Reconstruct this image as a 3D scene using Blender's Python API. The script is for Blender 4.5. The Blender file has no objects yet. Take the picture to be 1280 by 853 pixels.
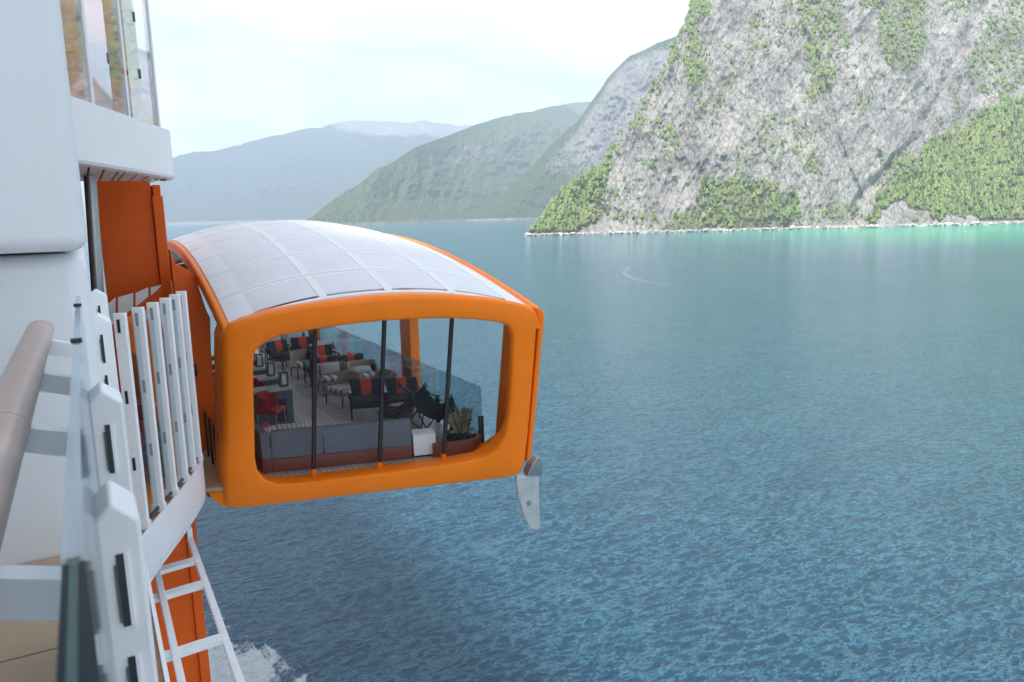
import bpy, bmesh, math, random
import numpy as np
from mathutils import Vector, Matrix, Euler

# ------------------------------------------------------------------ camera, sky, sun, exposure
random.seed(4); rng = np.random.default_rng(7)
sc = bpy.context.scene
ZC = 42.0                                   # eye height above the water
FPX, CX, CY = 950.0, 640.0, 426.5           # the photograph's own pixels (1280 x 853)
YAW, PITCH, ROLL = math.radians(29.0954), math.atan((426.5 - 266.0) / 950.0), 0.025
vF = np.array([math.sin(YAW) * math.cos(PITCH), math.cos(YAW) * math.cos(PITCH), -math.sin(PITCH)])
vR0 = np.array([math.cos(YAW), -math.sin(YAW), 0.0]); vU0 = np.cross(vR0, vF)
vR = vR0 * math.cos(ROLL) - vU0 * math.sin(ROLL); vU = vU0 * math.cos(ROLL) + vR0 * math.sin(ROLL)
cam = bpy.data.cameras.new('camera'); camo = bpy.data.objects.new('camera', cam); sc.collection.objects.link(camo)
M3 = Matrix(((vR[0], vU[0], -vF[0]), (vR[1], vU[1], -vF[1]), (vR[2], vU[2], -vF[2])))
camo.matrix_world = Matrix.Translation((0, 0, ZC)) @ M3.to_4x4()
cam.sensor_width = 36.0; cam.lens = FPX / 1280.0 * 36.0; cam.clip_start = 0.02; cam.clip_end = 60000
cam.dof.use_dof = True; cam.dof.focus_distance = 15.0; cam.dof.aperture_fstop = 8.0
sc.camera = camo

SUN_EL, SUN_AZ = math.radians(50), math.radians(-127)      # azimuth from +Y towards +X
sdir = Vector((math.sin(SUN_AZ) * math.cos(SUN_EL), math.cos(SUN_AZ) * math.cos(SUN_EL), math.sin(SUN_EL)))
world = bpy.data.worlds.new('World'); sc.world = world; world.use_nodes = True
wn, wl = world.node_tree.nodes, world.node_tree.links
wn.clear()
def wnode(t, **k):
    n = wn.new(t)
    for a, b in k.items(): setattr(n, a, b)
    return n
sky = wnode('ShaderNodeTexSky', sky_type='NISHITA', sun_disc=False, sun_elevation=SUN_EL, sun_rotation=SUN_AZ)
sky.air_density = 1.0; sky.dust_density = 1.6; sky.ozone_density = 1.0; sky.altitude = 40
tc = wnode('ShaderNodeTexCoord'); sep = wnode('ShaderNodeSeparateXYZ'); wl.new(tc.outputs['Generated'], sep.inputs[0])
add = wnode('ShaderNodeMath', operation='ADD'); wl.new(sep.outputs['Z'], add.inputs[0]); add.inputs[1].default_value = 0.16
mx = wnode('ShaderNodeMath', operation='MAXIMUM'); wl.new(add.outputs[0], mx.inputs[0]); mx.inputs[1].default_value = 0.1
dv = wnode('ShaderNodeVectorMath', operation='DIVIDE'); wl.new(tc.outputs['Generated'], dv.inputs[0]); wl.new(mx.outputs[0], dv.inputs[1])
n1 = wnode('ShaderNodeTexNoise'); n1.inputs['Scale'].default_value = 1.1; n1.inputs['Detail'].default_value = 9; n1.inputs['Roughness'].default_value = 0.55
n1.inputs['Distortion'].default_value = 0.6
mp = wnode('ShaderNodeMapping'); mp.inputs['Location'].default_value = (3.1, 7.9, 0); mp.inputs['Scale'].default_value = (1, 1, .25)
wl.new(dv.outputs[0], mp.inputs[0]); wl.new(mp.outputs[0], n1.inputs['Vector'])
rp = wnode('ShaderNodeValToRGB'); rp.color_ramp.elements[0].position = 0.36; rp.color_ramp.elements[0].color = (.30, .30, .30, 1)
rp.color_ramp.elements[1].position = 0.64; rp.color_ramp.elements[1].color = (.93, .93, .93, 1)
wl.new(n1.outputs['Fac'], rp.inputs[0])
mixc = wnode('ShaderNodeMix', data_type='RGBA'); wl.new(rp.outputs[0], mixc.inputs[0]); wl.new(sky.outputs[0], mixc.inputs[6])
bw = wnode('ShaderNodeRGBToBW'); wl.new(sky.outputs[0], bw.inputs[0])
cma = wnode('ShaderNodeMath', operation='MULTIPLY_ADD'); wl.new(bw.outputs[0], cma.inputs[0]); cma.inputs[1].default_value = 1.15; cma.inputs[2].default_value = 3.5
ctint = wnode('ShaderNodeVectorMath', operation='SCALE'); ctint.inputs[0].default_value = (1.02, 1.0, .975); wl.new(cma.outputs[0], ctint.inputs['Scale']); wl.new(ctint.outputs[0], mixc.inputs[7])
bg = wnode('ShaderNodeBackground'); bg.inputs['Strength'].default_value = 0.115; wl.new(mixc.outputs[2], bg.inputs[0])
wo = wnode('ShaderNodeOutputWorld'); wl.new(bg.outputs[0], wo.inputs[0])

sun = bpy.data.lights.new('sun', 'SUN'); suno = bpy.data.objects.new('sun', sun); sc.collection.objects.link(suno)
sun.energy = 3.7; sun.angle = math.radians(9.0); sun.color = (1.0, .935, .83)
suno.rotation_euler = sdir.to_track_quat('Z', 'Y').to_euler(); suno.location = (0, 0, 120)
sc.view_settings.view_transform = 'Standard'; sc.view_settings.look = 'None'
sc.view_settings.exposure = 1.4; sc.view_settings.gamma = 1.0
sc.cycles.max_bounces = 8; sc.cycles.transparent_max_bounces = 16; sc.cycles.volume_bounces = 0
sc.cycles.caustics_reflective = False; sc.cycles.caustics_refractive = False

# ------------------------------------------------------------------ pixel -> point on a known surface (relative to the eye)
def ray(px, py): return vR * ((px - CX) / FPX) + vU * ((CY - py) / FPX) + vF
def onZ(px, py, z): d = ray(px, py); return d * (z / d[2])
def onY(px, py, y): d = ray(px, py); return d * (y / d[1])
def onX(px, py, x): d = ray(px, py); return d * (x / d[0])
def project(P):
    z = P @ vF; return CX + FPX * (P @ vR) / z, CY - FPX * (P @ vU) / z

# ------------------------------------------------------------------ materials
def mat(name, col, rough=0.5, metal=0.0, var=0.06, scale=6.0, bump=0.0, bscale=40.0, coat=0.0, spec=0.5, trans=None):
    m = bpy.data.materials.new(name); m.use_nodes = True
    nt = m.node_tree; N, L = nt.nodes, nt.links; b = N['Principled BSDF']
    b.inputs['Roughness'].default_value = rough; b.inputs['Metallic'].default_value = metal
    b.inputs['Coat Weight'].default_value = coat; b.inputs['Specular IOR Level'].default_value = spec
    t = N.new('ShaderNodeTexCoord'); n = N.new('ShaderNodeTexNoise'); n.inputs['Scale'].default_value = scale; n.inputs['Detail'].default_value = 5
    L.new(t.outputs['Object'], n.inputs['Vector'])
    r = N.new('ShaderNodeValToRGB'); c = np.array(col[:3])
    r.color_ramp.elements[0].position = .3; r.color_ramp.elements[1].position = .7
    r.color_ramp.elements[0].color = (*np.clip(c * (1 - var), 0, 1), 1); r.color_ramp.elements[1].color = (*np.clip(c * (1 + var), 0, 1), 1)
    L.new(n.outputs['Fac'], r.inputs[0]); L.new(r.outputs[0], b.inputs['Base Color'])
    if bump:
        n2 = N.new('ShaderNodeTexNoise'); n2.inputs['Scale'].default_value = bscale; n2.inputs['Detail'].default_value = 4
        L.new(t.outputs['Object'], n2.inputs['Vector'])
        bp = N.new('ShaderNodeBump'); bp.inputs['Strength'].default_value = bump; bp.inputs['Distance'].default_value = .02
        L.new(n2.outputs['Fac'], bp.inputs['Height']); L.new(bp.outputs[0], b.inputs['Normal'])
    return m
M = {}
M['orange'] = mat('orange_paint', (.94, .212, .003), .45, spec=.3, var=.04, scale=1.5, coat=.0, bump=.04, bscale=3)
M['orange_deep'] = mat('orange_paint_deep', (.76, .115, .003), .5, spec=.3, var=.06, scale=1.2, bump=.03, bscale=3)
M['white'] = mat('white_paint', (.86, .86, .865), .4, var=.025, scale=1.2, bump=.03, bscale=2.5)
M['white_wall'] = mat('white_hull_paint', (.85, .85, .855), .45, var=.035, scale=.9, bump=.05, bscale=1.6)
M['roof_panel'] = mat('roof_glass_panel', (.80, .805, .83), .5, var=.03, scale=1.5)
def translucent(m, f):
    N, L = m.node_tree.nodes, m.node_tree.links; b = N['Principled BSDF']; o = N['Material Output']; t = N.new('ShaderNodeBsdfTranslucent'); x = N.new('ShaderNodeMixShader'); x.inputs[0].default_value = f
    t.inputs[0].default_value = (.9, .91, .93, 1); L.new(b.outputs[0], x.inputs[1]); L.new(t.outputs[0], x.inputs[2]); L.new(x.outputs[0], o.inputs[0])
translucent(M['roof_panel'], .12)
M['roof_rib'] = mat('roof_rib_white', (.80, .805, .81), .5, var=.03, scale=2)
M['black'] = mat('black_metal', (.018, .018, .02), .3, var=.1)
M['rubber'] = mat('dark_clamp', (.015, .022, .03), .25, var=.1)
M['slate'] = mat('slate_upholstery', (.11, .135, .165), .75, var=.1, scale=12, bump=.2, bscale=90)
M['charcoal'] = mat('charcoal_fabric', (.028, .032, .042), .85, var=.15, scale=20, bump=.2, bscale=120)
M['red'] = mat('red_upholstery', (.40, .02, .018), .7, var=.1, scale=14)
M['redbase'] = mat('red_brown_plinth', (.16, .045, .032), .55, var=.1, scale=4)
M['orange_fabric'] = mat('orange_fabric', (.62, .075, .025), .85, var=.08, scale=20)
M['linen'] = mat('linen_fabric', (.50, .475, .44), .9, var=.07, scale=15, bump=.2, bscale=80)
M['beige'] = mat('beige_wood', (.42, .29, .19), .5, var=.1, scale=8)
M['steel'] = mat('brushed_steel', (.38, .40, .40), .35, metal=.85, var=.12, scale=3)
M['greysteel'] = mat('grey_cast_metal', (.50, .52, .53), .45, metal=.3, var=.12, scale=5, bump=.1, bscale=12)
M['teak'] = mat('teak_cap', (.36, .19, .09), .6, var=.15, scale=9)
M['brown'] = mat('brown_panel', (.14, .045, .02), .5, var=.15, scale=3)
M['ceramic'] = mat('white_laminate', (.80, .80, .80), .4, var=.02)
M['countertop'] = mat('pale_stone_top', (.52, .52, .52), .35, var=.08, scale=9)
M['bark'] = mat('tree_bark', (.10, .075, .055), .9, var=.2, scale=2)
M['drum'] = mat('woven_drum', (.33, .20, .12), .7, var=.15, scale=30, bump=.3, bscale=60)

def stripes(name, c1, c2, scale, axis='X', rough=.9):
    m = bpy.data.materials.new(name); m.use_nodes = True; N, L = m.node_tree.nodes, m.node_tree.links; b = N['Principled BSDF']
    b.inputs['Roughness'].default_value = rough
    t = N.new('ShaderNodeTexCoord'); w = N.new('ShaderNodeTexWave'); w.bands_direction = axis; w.inputs['Scale'].default_value = scale
    L.new(t.outputs['Object'], w.inputs['Vector']); r = N.new('ShaderNodeValToRGB'); r.color_ramp.interpolation = 'EASE'
    r.color_ramp.elements[0].position = .42; r.color_ramp.elements[1].position = .58
    r.color_ramp.elements[0].color = (*c1, 1); r.color_ramp.elements[1].color = (*c2, 1)
    L.new(w.outputs['Fac'], r.inputs[0]); L.new(r.outputs[0], b.inputs['Base Color']); return m
M['striped'] = stripes('striped_seat_fabric', (.62, .60, .57), (.20, .19, .19), 1.6)
M['pinstripe'] = stripes('pinstripe_fabric', (.58, .56, .53), (.32, .30, .29), 4.0)
M['rattan'] = stripes('woven_rattan', (.42, .34, .25), (.27, .21, .15), 18.0, 'Z', .7)

def planks_mat(name, c, wx, seam):
    m = bpy.data.materials.new(name); m.use_nodes = True; N, L = m.node_tree.nodes, m.node_tree.links; b = N['Principled BSDF']
    t = N.new('ShaderNodeTexCoord'); mpn = N.new('ShaderNodeMapping'); mpn.inputs['Rotation'].default_value = (0, 0, math.pi / 2)
    L.new(t.outputs['Object'], mpn.inputs[0])
    br = N.new('ShaderNodeTexBrick'); L.new(mpn.outputs[0], br.inputs['Vector']); br.inputs['Scale'].default_value = 1
    br.inputs['Brick Width'].default_value = 1.8; br.inputs['Row Height'].default_value = wx; br.inputs['Mortar Size'].default_value = .006
    br.inputs['Color1'].default_value = (*np.array(c) * .85, 1); br.inputs['Color2'].default_value = (*np.array(c) * 1.12, 1); br.inputs['Mortar'].default_value = (*seam, 1)
    n = N.new('ShaderNodeTexNoise'); n.inputs['Scale'].default_value = 1.2; n.inputs['Detail'].default_value = 6; L.new(t.outputs['Object'], n.inputs['Vector'])
    mxn = N.new('ShaderNodeMix'); mxn.data_type = 'RGBA'; mxn.blend_type = 'MULTIPLY'; mxn.inputs[0].default_value = .35
    L.new(br.outputs['Color'], mxn.inputs[6]); L.new(n.outputs['Fac'], mxn.inputs[7]); L.new(mxn.outputs[2], b.inputs['Base Color'])
    rr = N.new('ShaderNodeMapRange'); rr.inputs[3].default_value = .22; rr.inputs[4].default_value = .5
    L.new(n.outputs['Fac'], rr.inputs[0]); L.new(rr.outputs[0], b.inputs['Roughness']); return m
M['floor'] = planks_mat('grey_deck_boards', (.58, .54, .515), .11, (.12, .11, .10))
M['plank'] = mat('tan_deck_plank', (.50, .345, .225), .6, var=.10, scale=2.2, bump=.08, bscale=14)
M['caulk'] = mat('black_caulk', (.05, .045, .042), .7)

def glass(name, tint, gloss=.12, rough=.02, graz=.55):
    m = bpy.data.materials.new(name); m.use_nodes = True; N, L = m.node_tree.nodes, m.node_tree.links; N.clear()
    o = N.new('ShaderNodeOutputMaterial'); tr = N.new('ShaderNodeBsdfTransparent'); tr.inputs[0].default_value = (*tint, 1)
    gl = N.new('ShaderNodeBsdfGlossy'); gl.inputs['Roughness'].default_value = rough; gl.inputs[0].default_value = (.95, .97, 1, 1)
    fr = N.new('ShaderNodeLayerWeight'); fr.inputs['Blend'].default_value = .35
    mr = N.new('ShaderNodeMapRange'); mr.inputs[3].default_value = gloss; mr.inputs[4].default_value = graz; L.new(fr.outputs['Facing'], mr.inputs[0])
    mxs = N.new('ShaderNodeMixShader'); L.new(mr.outputs[0], mxs.inputs[0]); L.new(tr.outputs[0], mxs.inputs[1]); L.new(gl.outputs[0], mxs.inputs[2])
    L.new(mxs.outputs[0], o.inputs[0]); return m
M['glass'] = glass('clear_glass', (.86, .93, .94), .06, .02, .4)
M['glass_rail'] = glass('tinted_rail_glass', (.80, .89, .91), .05, .02, .4)
M['glass_pink'] = glass('pink_rail_glass', (.86, .74, .77), .10, .02, .4)
M['glass_high'] = glass('reflective_screen_glass', (.93, .92, .91), .22, .03, .6)
M['glass_window'] = glass('end_window_glass', (.93, .95, .96), .015, .01, .10)
M['glass_edge'] = mat('green_glass_edge', (.003, .014, .015), .45, var=.3, scale=8, spec=.2)
M['glass_core'] = mat('glass_interlayer', (.055, .11, .10), .5, var=.2, scale=10)
M['glass_balc'] = glass('balcony_glass', (.72, .82, .86), .16, .05, .7)

# ------------------------------------------------------------------ mesh helpers (coordinates relative to the eye unless local)
class MB:
    def __init__(s): s.v = []; s.f = []
    def quadgrid(s, rows, closed_u=False, closed_v=False):
        nr, nc = len(rows), len(rows[0]); o = len(s.v)
        for r in rows: s.v += [tuple(p) for p in r]
        for i in range(nr if closed_v else nr - 1):
            for j in range(nc if closed_u else nc - 1):
                a, b = i, (i + 1) % nr; c, d = j, (j + 1) % nc
                s.f.append((o + a * nc + c, o + a * nc + d, o + b * nc + d, o + b * nc + c))
        return s
    def poly(s, pts): o = len(s.v); s.v += [tuple(p) for p in pts]; s.f.append(tuple(range(o, o + len(pts)))); return s
    def box(s, c, size, rz=0.0, R=None):
        o = len(s.v); hx, hy, hz = (q / 2 for q in size)
        R = R or Matrix.Rotation(rz, 3, 'Z'); c = Vector(c)
        for x, y, z in ((-1,-1,-1),(1,-1,-1),(1,1,-1),(-1,1,-1),(-1,-1,1),(1,-1,1),(1,1,1),(-1,1,1)):
            s.v.append(tuple(c + R @ Vector((x * hx, y * hy, z * hz))))
        for f in ((0,3,2,1),(4,5,6,7),(0,1,5,4),(1,2,6,5),(2,3,7,6),(3,0,4,7)): s.f.append(tuple(o + i for i in f))
        return s
    def span(s, x0, x1, y0, y1, z0, z1): return s.box(((x0+x1)/2, (y0+y1)/2, (z0+z1)/2), (abs(x1-x0), abs(y1-y0), abs(z1-z0)))
    def prism(s, poly, vec):                # polygon of 3-D points, extruded by vec
        n = len(poly); o = len(s.v); vec = np.array(vec)
        s.v += [tuple(p) for p in poly] + [tuple(np.array(p) + vec) for p in poly]
        s.f.append(tuple(o + i for i in range(n))[::-1]); s.f.append(tuple(o + n + i for i in range(n)))
        for i in range(n): j = (i + 1) % n; s.f.append((o + i, o + j, o + n + j, o + n + i))
        return s
    def tube(s, pts, r, n=10, cap=True, sy=1.0):
        pts = [Vector(p) for p in pts]; rs = r if isinstance(r, (list, tuple)) else [r] * len(pts); rows = []
        for i, p in enumerate(pts):
            t = (pts[min(i + 1, len(pts) - 1)] - pts[max(i - 1, 0)]).normalized()
            a = t.cross(Vector((0, 0, 1)))
            if a.length < 1e-3: a = Vector((1, 0, 0))
            a.normalize(); b = t.cross(a)
            rows.append([p + a * (rs[i] * math.cos(2*math.pi*k/n)) + b * (rs[i] * sy * math.sin(2*math.pi*k/n)) for k in range(n)])
        o = len(s.v); s.quadgrid(rows, closed_u=True)
        if cap:
            s.f.append(tuple(o + k for k in range(n))); s.f.append(tuple(o + (len(pts) - 1) * n + k for k in range(n))[::-1])
        return s
    def bar(s, pts, w, h):                  # flat rectangular bar along a path, w horizontal, h vertical
        pts = [Vector(p) for p in pts]; rows = []
        for i, p in enumerate(pts):
            t = (pts[min(i + 1, len(pts) - 1)] - pts[max(i - 1, 0)]); t.z = 0; t.normalize(); a = Vector((t.y, -t.x, 0))
            rows.append([p - a*w/2 - Vector((0,0,h/2)), p + a*w/2 - Vector((0,0,h/2)), p + a*w/2 + Vector((0,0,h/2)), p - a*w/2 + Vector((0,0,h/2))])
        o = len(s.v); s.quadgrid(rows, closed_u=True); s.f.append((o, o+1, o+2, o+3)); e = o + (len(pts)-1)*4; s.f.append((e+3, e+2, e+1, e)); return s
    def pillow(s, c, w, h, t, R):           # puffed cushion, w along local x, h along local z, t thickness along y
        n = 9; c = Vector(c)
        for sg in (-1, 1):
            rows = []
            for i in range(n):
                u = -1 + 2 * i / (n - 1); row = []
                for j in range(n):
                    w_ = -1 + 2 * j / (n - 1)
                    d = max(0, (1 - abs(u) ** 3.0)) ** .55 * max(0, (1 - abs(w_) ** 3.0)) ** .55
                    k = 1 - .05 * (1 - abs(u)) * abs(w_)
                    row.append(c + R @ Vector((w_ * w / 2 * (1 - .05 * (1 - u * u)), sg * t / 2 * d, u * h / 2 * k)))
                rows.append(row if sg > 0 else row[::-1])
            s.quadgrid(rows)
        return s
    def build(s, name, m, parent=None, smooth=False, bevel=0.0, local=False, seg=2, sharp=35):
        me = bpy.data.meshes.new(name)
        vv = np.array([tuple(p) for p in s.v], dtype=float)
        if not local: vv[:, 2] += ZC
        if parent is not None and not local: vv = vv - np.array(parent['_o'])
        org = np.zeros(3)
        if parent is None and not local:
            org = np.array([(vv[:, 0].min()+vv[:, 0].max())/2, (vv[:, 1].min()+vv[:, 1].max())/2, vv[:, 2].min()]); vv = vv - org
        me.from_pydata(vv.tolist(), [], s.f); me.materials.append(M[m] if isinstance(m, str) else m)
        bm = bmesh.new(); bm.from_mesh(me); bmesh.ops.recalc_face_normals(bm, faces=bm.faces); bm.to_mesh(me); bm.free()
        if smooth: me.shade_smooth(); me.set_sharp_from_angle(angle=math.radians(sharp))
        o = bpy.data.objects.new(name, me); sc.collection.objects.link(o); o.location = org
        if parent is not None:
            o.parent = parent; PO[o.name] = parent['_o'] if '_o' in parent else (0, 0, 0); o['_o'] = parent['_o'] if '_o' in parent else (0.0, 0.0, 0.0)
        else: o['_o'] = tuple(float(q) for q in org)
        if bevel:
            b = o.modifiers.new('bevel', 'BEVEL'); b.width = bevel; b.segments = seg; b.limit_method = 'ANGLE'; b.angle_limit = math.radians(40)
            me.shade_smooth(); me.set_sharp_from_angle(angle=math.radians(sharp))
        return o
PO = {}
def thing(name, label, cat, loc, group=None, rz=0.0, local=False):
    """Empty at the thing's base; loc relative to the eye."""
    o = bpy.data.objects.new(name, None); sc.collection.objects.link(o); o.empty_display_size = .2
    o.location = (loc[0], loc[1], loc[2] + ZC); o.rotation_euler = (0, 0, rz)
    o['label'] = label; o['category'] = cat
    if group: o['group'] = group
    o['_o'] = (0.0, 0.0, 0.0) if local else (float(loc[0]), float(loc[1]), float(loc[2] + ZC))
    return o
def tag(o, label, cat, group=None):
    o['label'] = label; o['category'] = cat
    if group: o['group'] = group
    return o
def copy_thing(root, loc, rz, label, group=None):
    r = root.copy(); sc.collection.objects.link(r); r.location = (loc[0], loc[1], loc[2] + ZC); r.rotation_euler = (0, 0, rz); r['label'] = label
    if group: r['group'] = group
    for ch in list(root.children):
        c = ch.copy(); sc.collection.objects.link(c); c.parent = r
        for g in list(ch.children):
            d = g.copy(); sc.collection.objects.link(d); d.parent = c
    return r
def cr(pts, n):                             # resample a polyline by arc length
    p = np.array(pts, float); d = np.r_[0, np.cumsum(np.linalg.norm(np.diff(p, axis=0), axis=1))]
    t = np.linspace(0, d[-1], n); return np.stack([np.interp(t, d, p[:, k]) for k in range(p.shape[1])], 1)
def smooth_poly(pts, it=2, closed=True):
    p = np.array(pts, float)
    for _ in range(it):
        if closed:
            q = np.roll(p, -1, 0); p = np.stack([.75*p+.25*q, .25*p+.75*q], 1).reshape(-1, p.shape[1])
        else:
            q = np.stack([.75*p[:-1]+.25*p[1:], .25*p[:-1]+.75*p[1:]], 1).reshape(-1, p.shape[1]); p = np.vstack([p[:1], q, p[-1:]])
    return p

# ------------------------------------------------------------------ noise
def _h(ix, iy, s):
    n = (ix.astype(np.int64) * 374761393 + iy.astype(np.int64) * 668265263 + s * 1442695041) & 0xFFFFFFFF
    n = ((n ^ (n >> 13)) * 1274126177) & 0xFFFFFFFF
    return ((n ^ (n >> 16)) & 0xFFFF) / 65535.0
def vn(x, y, s=0):
    ix, iy = np.floor(x), np.floor(y); fx, fy = x - ix, y - iy
    fx = fx*fx*fx*(fx*(fx*6-15)+10); fy = fy*fy*fy*(fy*(fy*6-15)+10)
    a, b, c, d = _h(ix, iy, s), _h(ix+1, iy, s), _h(ix, iy+1, s), _h(ix+1, iy+1, s)
    return (a*(1-fx)+b*fx)*(1-fy)+(c*(1-fx)+d*fx)*fy
def fbm(x, y, o=5, s=0, g=.5):
    r = np.zeros_like(x); a = 1; t = 0
    for k in range(o): r += a * vn(x*2**k + 17.3*k, y*2**k + 5.1*k, s+k); t += a; a *= g
    return r / t
def ridged(x, y, o=5, s=0):
    r = np.zeros_like(x); a = 1; t = 0
    for k in range(o): r += a * (1 - np.abs(2*vn(x*2**k+3.7*k, y*2**k+9.2*k, s+k)-1)); t += a; a *= .5
    return r / t
def in_poly(px, py, poly):
    r = np.zeros(px.shape, bool); n = len(poly)
    for i in range(n):
        x1, y1 = poly[i]; x2, y2 = poly[(i+1) % n]
        if y1 == y2: continue
        c = ((y1 > py) != (y2 > py)) & (px < (x2-x1)*(py-y1)/(y2-y1)+x1); r ^= c
    return r

# ------------------------------------------------------------------ water
def water_material():
    m = bpy.data.materials.new('fjord_water'); m.use_nodes = True; N, L = m.node_tree.nodes, m.node_tree.links; b = N['Principled BSDF']
    b.inputs['IOR'].default_value = 1.5; b.inputs['Roughness'].default_value = .06
    t = N.new('ShaderNodeTexCoord')
    def noise(sx, sy, rot, detail, rough, off):
        mp_ = N.new('ShaderNodeMapping'); mp_.inputs['Rotation'].default_value = (0, 0, rot); mp_.inputs['Scale'].default_value = (sx, sy, 1); mp_.inputs['Location'].default_value = (off, off*.7, 0)
        L.new(t.outputs['Object'], mp_.inputs[0]); n = N.new('ShaderNodeTexNoise'); n.noise_dimensions = '2D'; n.inputs['Scale'].default_value = 1; n.inputs['Detail'].default_value = detail
        n.inputs['Roughness'].default_value = rough; n.inputs['Distortion'].default_value = .25; L.new(mp_.outputs[0], n.inputs['Vector']); return n.outputs['Fac']
    def math_(op, a, b_, c=None):
        n = N.new('ShaderNodeMath'); n.operation = op
        for i, q in enumerate((a, b_, c)):
            if q is None: continue
            if isinstance(q, (int, float)): n.inputs[i].default_value = q
            else: L.new(q, n.inputs[i])
        return n.outputs[0]
    RW = math.radians(30)
    def crest(n, p): return math_('POWER', math_('SUBTRACT', 1.0, math_('ABSOLUTE', math_('MULTIPLY_ADD', n, 2.0, -1.0), 0)), p)
    big = noise(.05, .12, RW, 2, .5, 3); swell = crest(noise(.030, .085, RW + .1, 7, .70, 91), 1.5)
    mid = crest(noise(.36, .78, RW + .10, 3, .58, 11), 1.9); mid2 = crest(noise(.60, 1.05, RW - .40, 3, .58, 71), 1.6); fine = crest(noise(1.5, 3.2, RW - .1, 5, .64, 29), 1.4)
    h = math_('ADD', math_('ADD', math_('MULTIPLY', mid, .85), math_('MULTIPLY', mid2, .42)), math_('ADD', math_('MULTIPLY', fine, .26), math_('ADD', math_('MULTIPLY', big, 1.2), math_('MULTIPLY', swell, 2.4))))
    bp = N.new('ShaderNodeBump'); bp.inputs['Strength'].default_value = 1.0; bp.inputs['Distance'].default_value = 1.0
    L.new(h, bp.inputs['Height']); L.new(bp.outputs[0], b.inputs['Normal'])
    # body colour: deep blue fjord, cliff's green reflection painted in along its shore
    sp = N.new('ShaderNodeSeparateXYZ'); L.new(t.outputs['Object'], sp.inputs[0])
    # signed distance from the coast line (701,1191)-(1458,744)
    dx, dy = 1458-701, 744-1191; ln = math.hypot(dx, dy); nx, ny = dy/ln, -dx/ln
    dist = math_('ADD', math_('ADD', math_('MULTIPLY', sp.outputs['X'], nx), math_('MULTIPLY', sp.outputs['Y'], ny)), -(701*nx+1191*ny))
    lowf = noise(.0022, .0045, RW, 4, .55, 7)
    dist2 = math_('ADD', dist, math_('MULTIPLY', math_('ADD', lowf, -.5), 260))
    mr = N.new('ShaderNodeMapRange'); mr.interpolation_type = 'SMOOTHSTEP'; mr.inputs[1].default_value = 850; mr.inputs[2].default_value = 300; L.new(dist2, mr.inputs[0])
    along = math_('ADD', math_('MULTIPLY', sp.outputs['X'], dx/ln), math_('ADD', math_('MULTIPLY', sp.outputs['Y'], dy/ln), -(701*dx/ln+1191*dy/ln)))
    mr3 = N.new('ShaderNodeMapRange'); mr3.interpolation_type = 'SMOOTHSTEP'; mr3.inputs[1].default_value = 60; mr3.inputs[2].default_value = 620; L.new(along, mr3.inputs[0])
    cliff_refl = math_('MULTIPLY', mr.outputs[0], mr3.outputs[0])
    # painted shade tone: bluer beside the ship, greener farther out to the right
    az = math_('DIVIDE', sp.outputs['X'], math_('ADD', math_('ABSOLUTE', sp.outputs['Y'], 0), 40))
    mr2 = N.new('ShaderNodeMapRange'); mr2.interpolation_type = 'SMOOTHSTEP'; mr2.inputs[1].default_value = 20; mr2.inputs[2].default_value = 190
    L.new(math_('ADD', sp.outputs['X'], math_('MULTIPLY', lowf, 30)), mr2.inputs[0])
    c1 = N.new('ShaderNodeMix'); c1.data_type = 'RGBA'; L.new(mr2.outputs[0], c1.inputs[0]); c1.inputs[6].default_value = (.001, .050, .130, 1); c1.inputs[7].default_value = (.001, .080, .122, 1)
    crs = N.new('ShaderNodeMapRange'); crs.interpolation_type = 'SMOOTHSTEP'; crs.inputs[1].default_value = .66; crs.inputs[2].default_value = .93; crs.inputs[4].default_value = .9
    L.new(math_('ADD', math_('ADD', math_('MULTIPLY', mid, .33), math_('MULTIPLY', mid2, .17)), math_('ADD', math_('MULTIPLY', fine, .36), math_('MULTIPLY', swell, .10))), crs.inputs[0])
    c1b = N.new('ShaderNodeMix'); c1b.data_type = 'RGBA'; L.new(crs.outputs[0], c1b.inputs[0]); L.new(c1.outputs[2], c1b.inputs[6]); c1b.inputs[7].default_value = (.075, .215, .305, 1)  # paler crest colour painted in for sky glints on the waves
    c2 = N.new('ShaderNodeMix'); c2.data_type = 'RGBA'; L.new(cliff_refl, c2.inputs[0]); L.new(c1b.outputs[2], c2.inputs[6]); c2.inputs[7].default_value = (.012, .34, .22, 1)
    # foam of the ship's own wash along the hull
    fm = noise(.35, .18, 0, 9, .72, 51); edge = noise(.05, .05, 0, 4, .6, 5)
    fx = math_('ADD', sp.outputs['X'], math_('MULTIPLY', math_('ADD', edge, -.5), 5)); fx2 = math_('ADD', fx, math_('MULTIPLY', sp.outputs['Y'], .33))
    fr = N.new('ShaderNodeMapRange'); fr.inputs[1].default_value = 36.4; fr.inputs[2].default_value = 32; L.new(fx2, fr.inputs[0])
    lim = math_('MULTIPLY', fr.outputs[0], .30)
    fth = math_('GREATER_THAN', math_('ADD', fm, lim), .62)
    fs = N.new('ShaderNodeMapRange'); fs.interpolation_type = 'SMOOTHSTEP'; fs.inputs[1].default_value = .60; fs.inputs[2].default_value = .74
    L.new(math_('ADD', fm, math_('SUBTRACT', lim, math_('MULTIPLY', math_('LESS_THAN', fr.outputs[0], .01), 1.0))), fs.inputs[0])
    c3 = N.new('ShaderNodeMix'); c3.data_type = 'RGBA'; L.new(fs.outputs[0], c3.inputs[0]); L.new(c2.outputs[2], c3.inputs[6]); c3.inputs[7].default_value = (.78, .82, .84, 1)
    L.new(c3.outputs[2], b.inputs['Base Color'])
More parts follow.
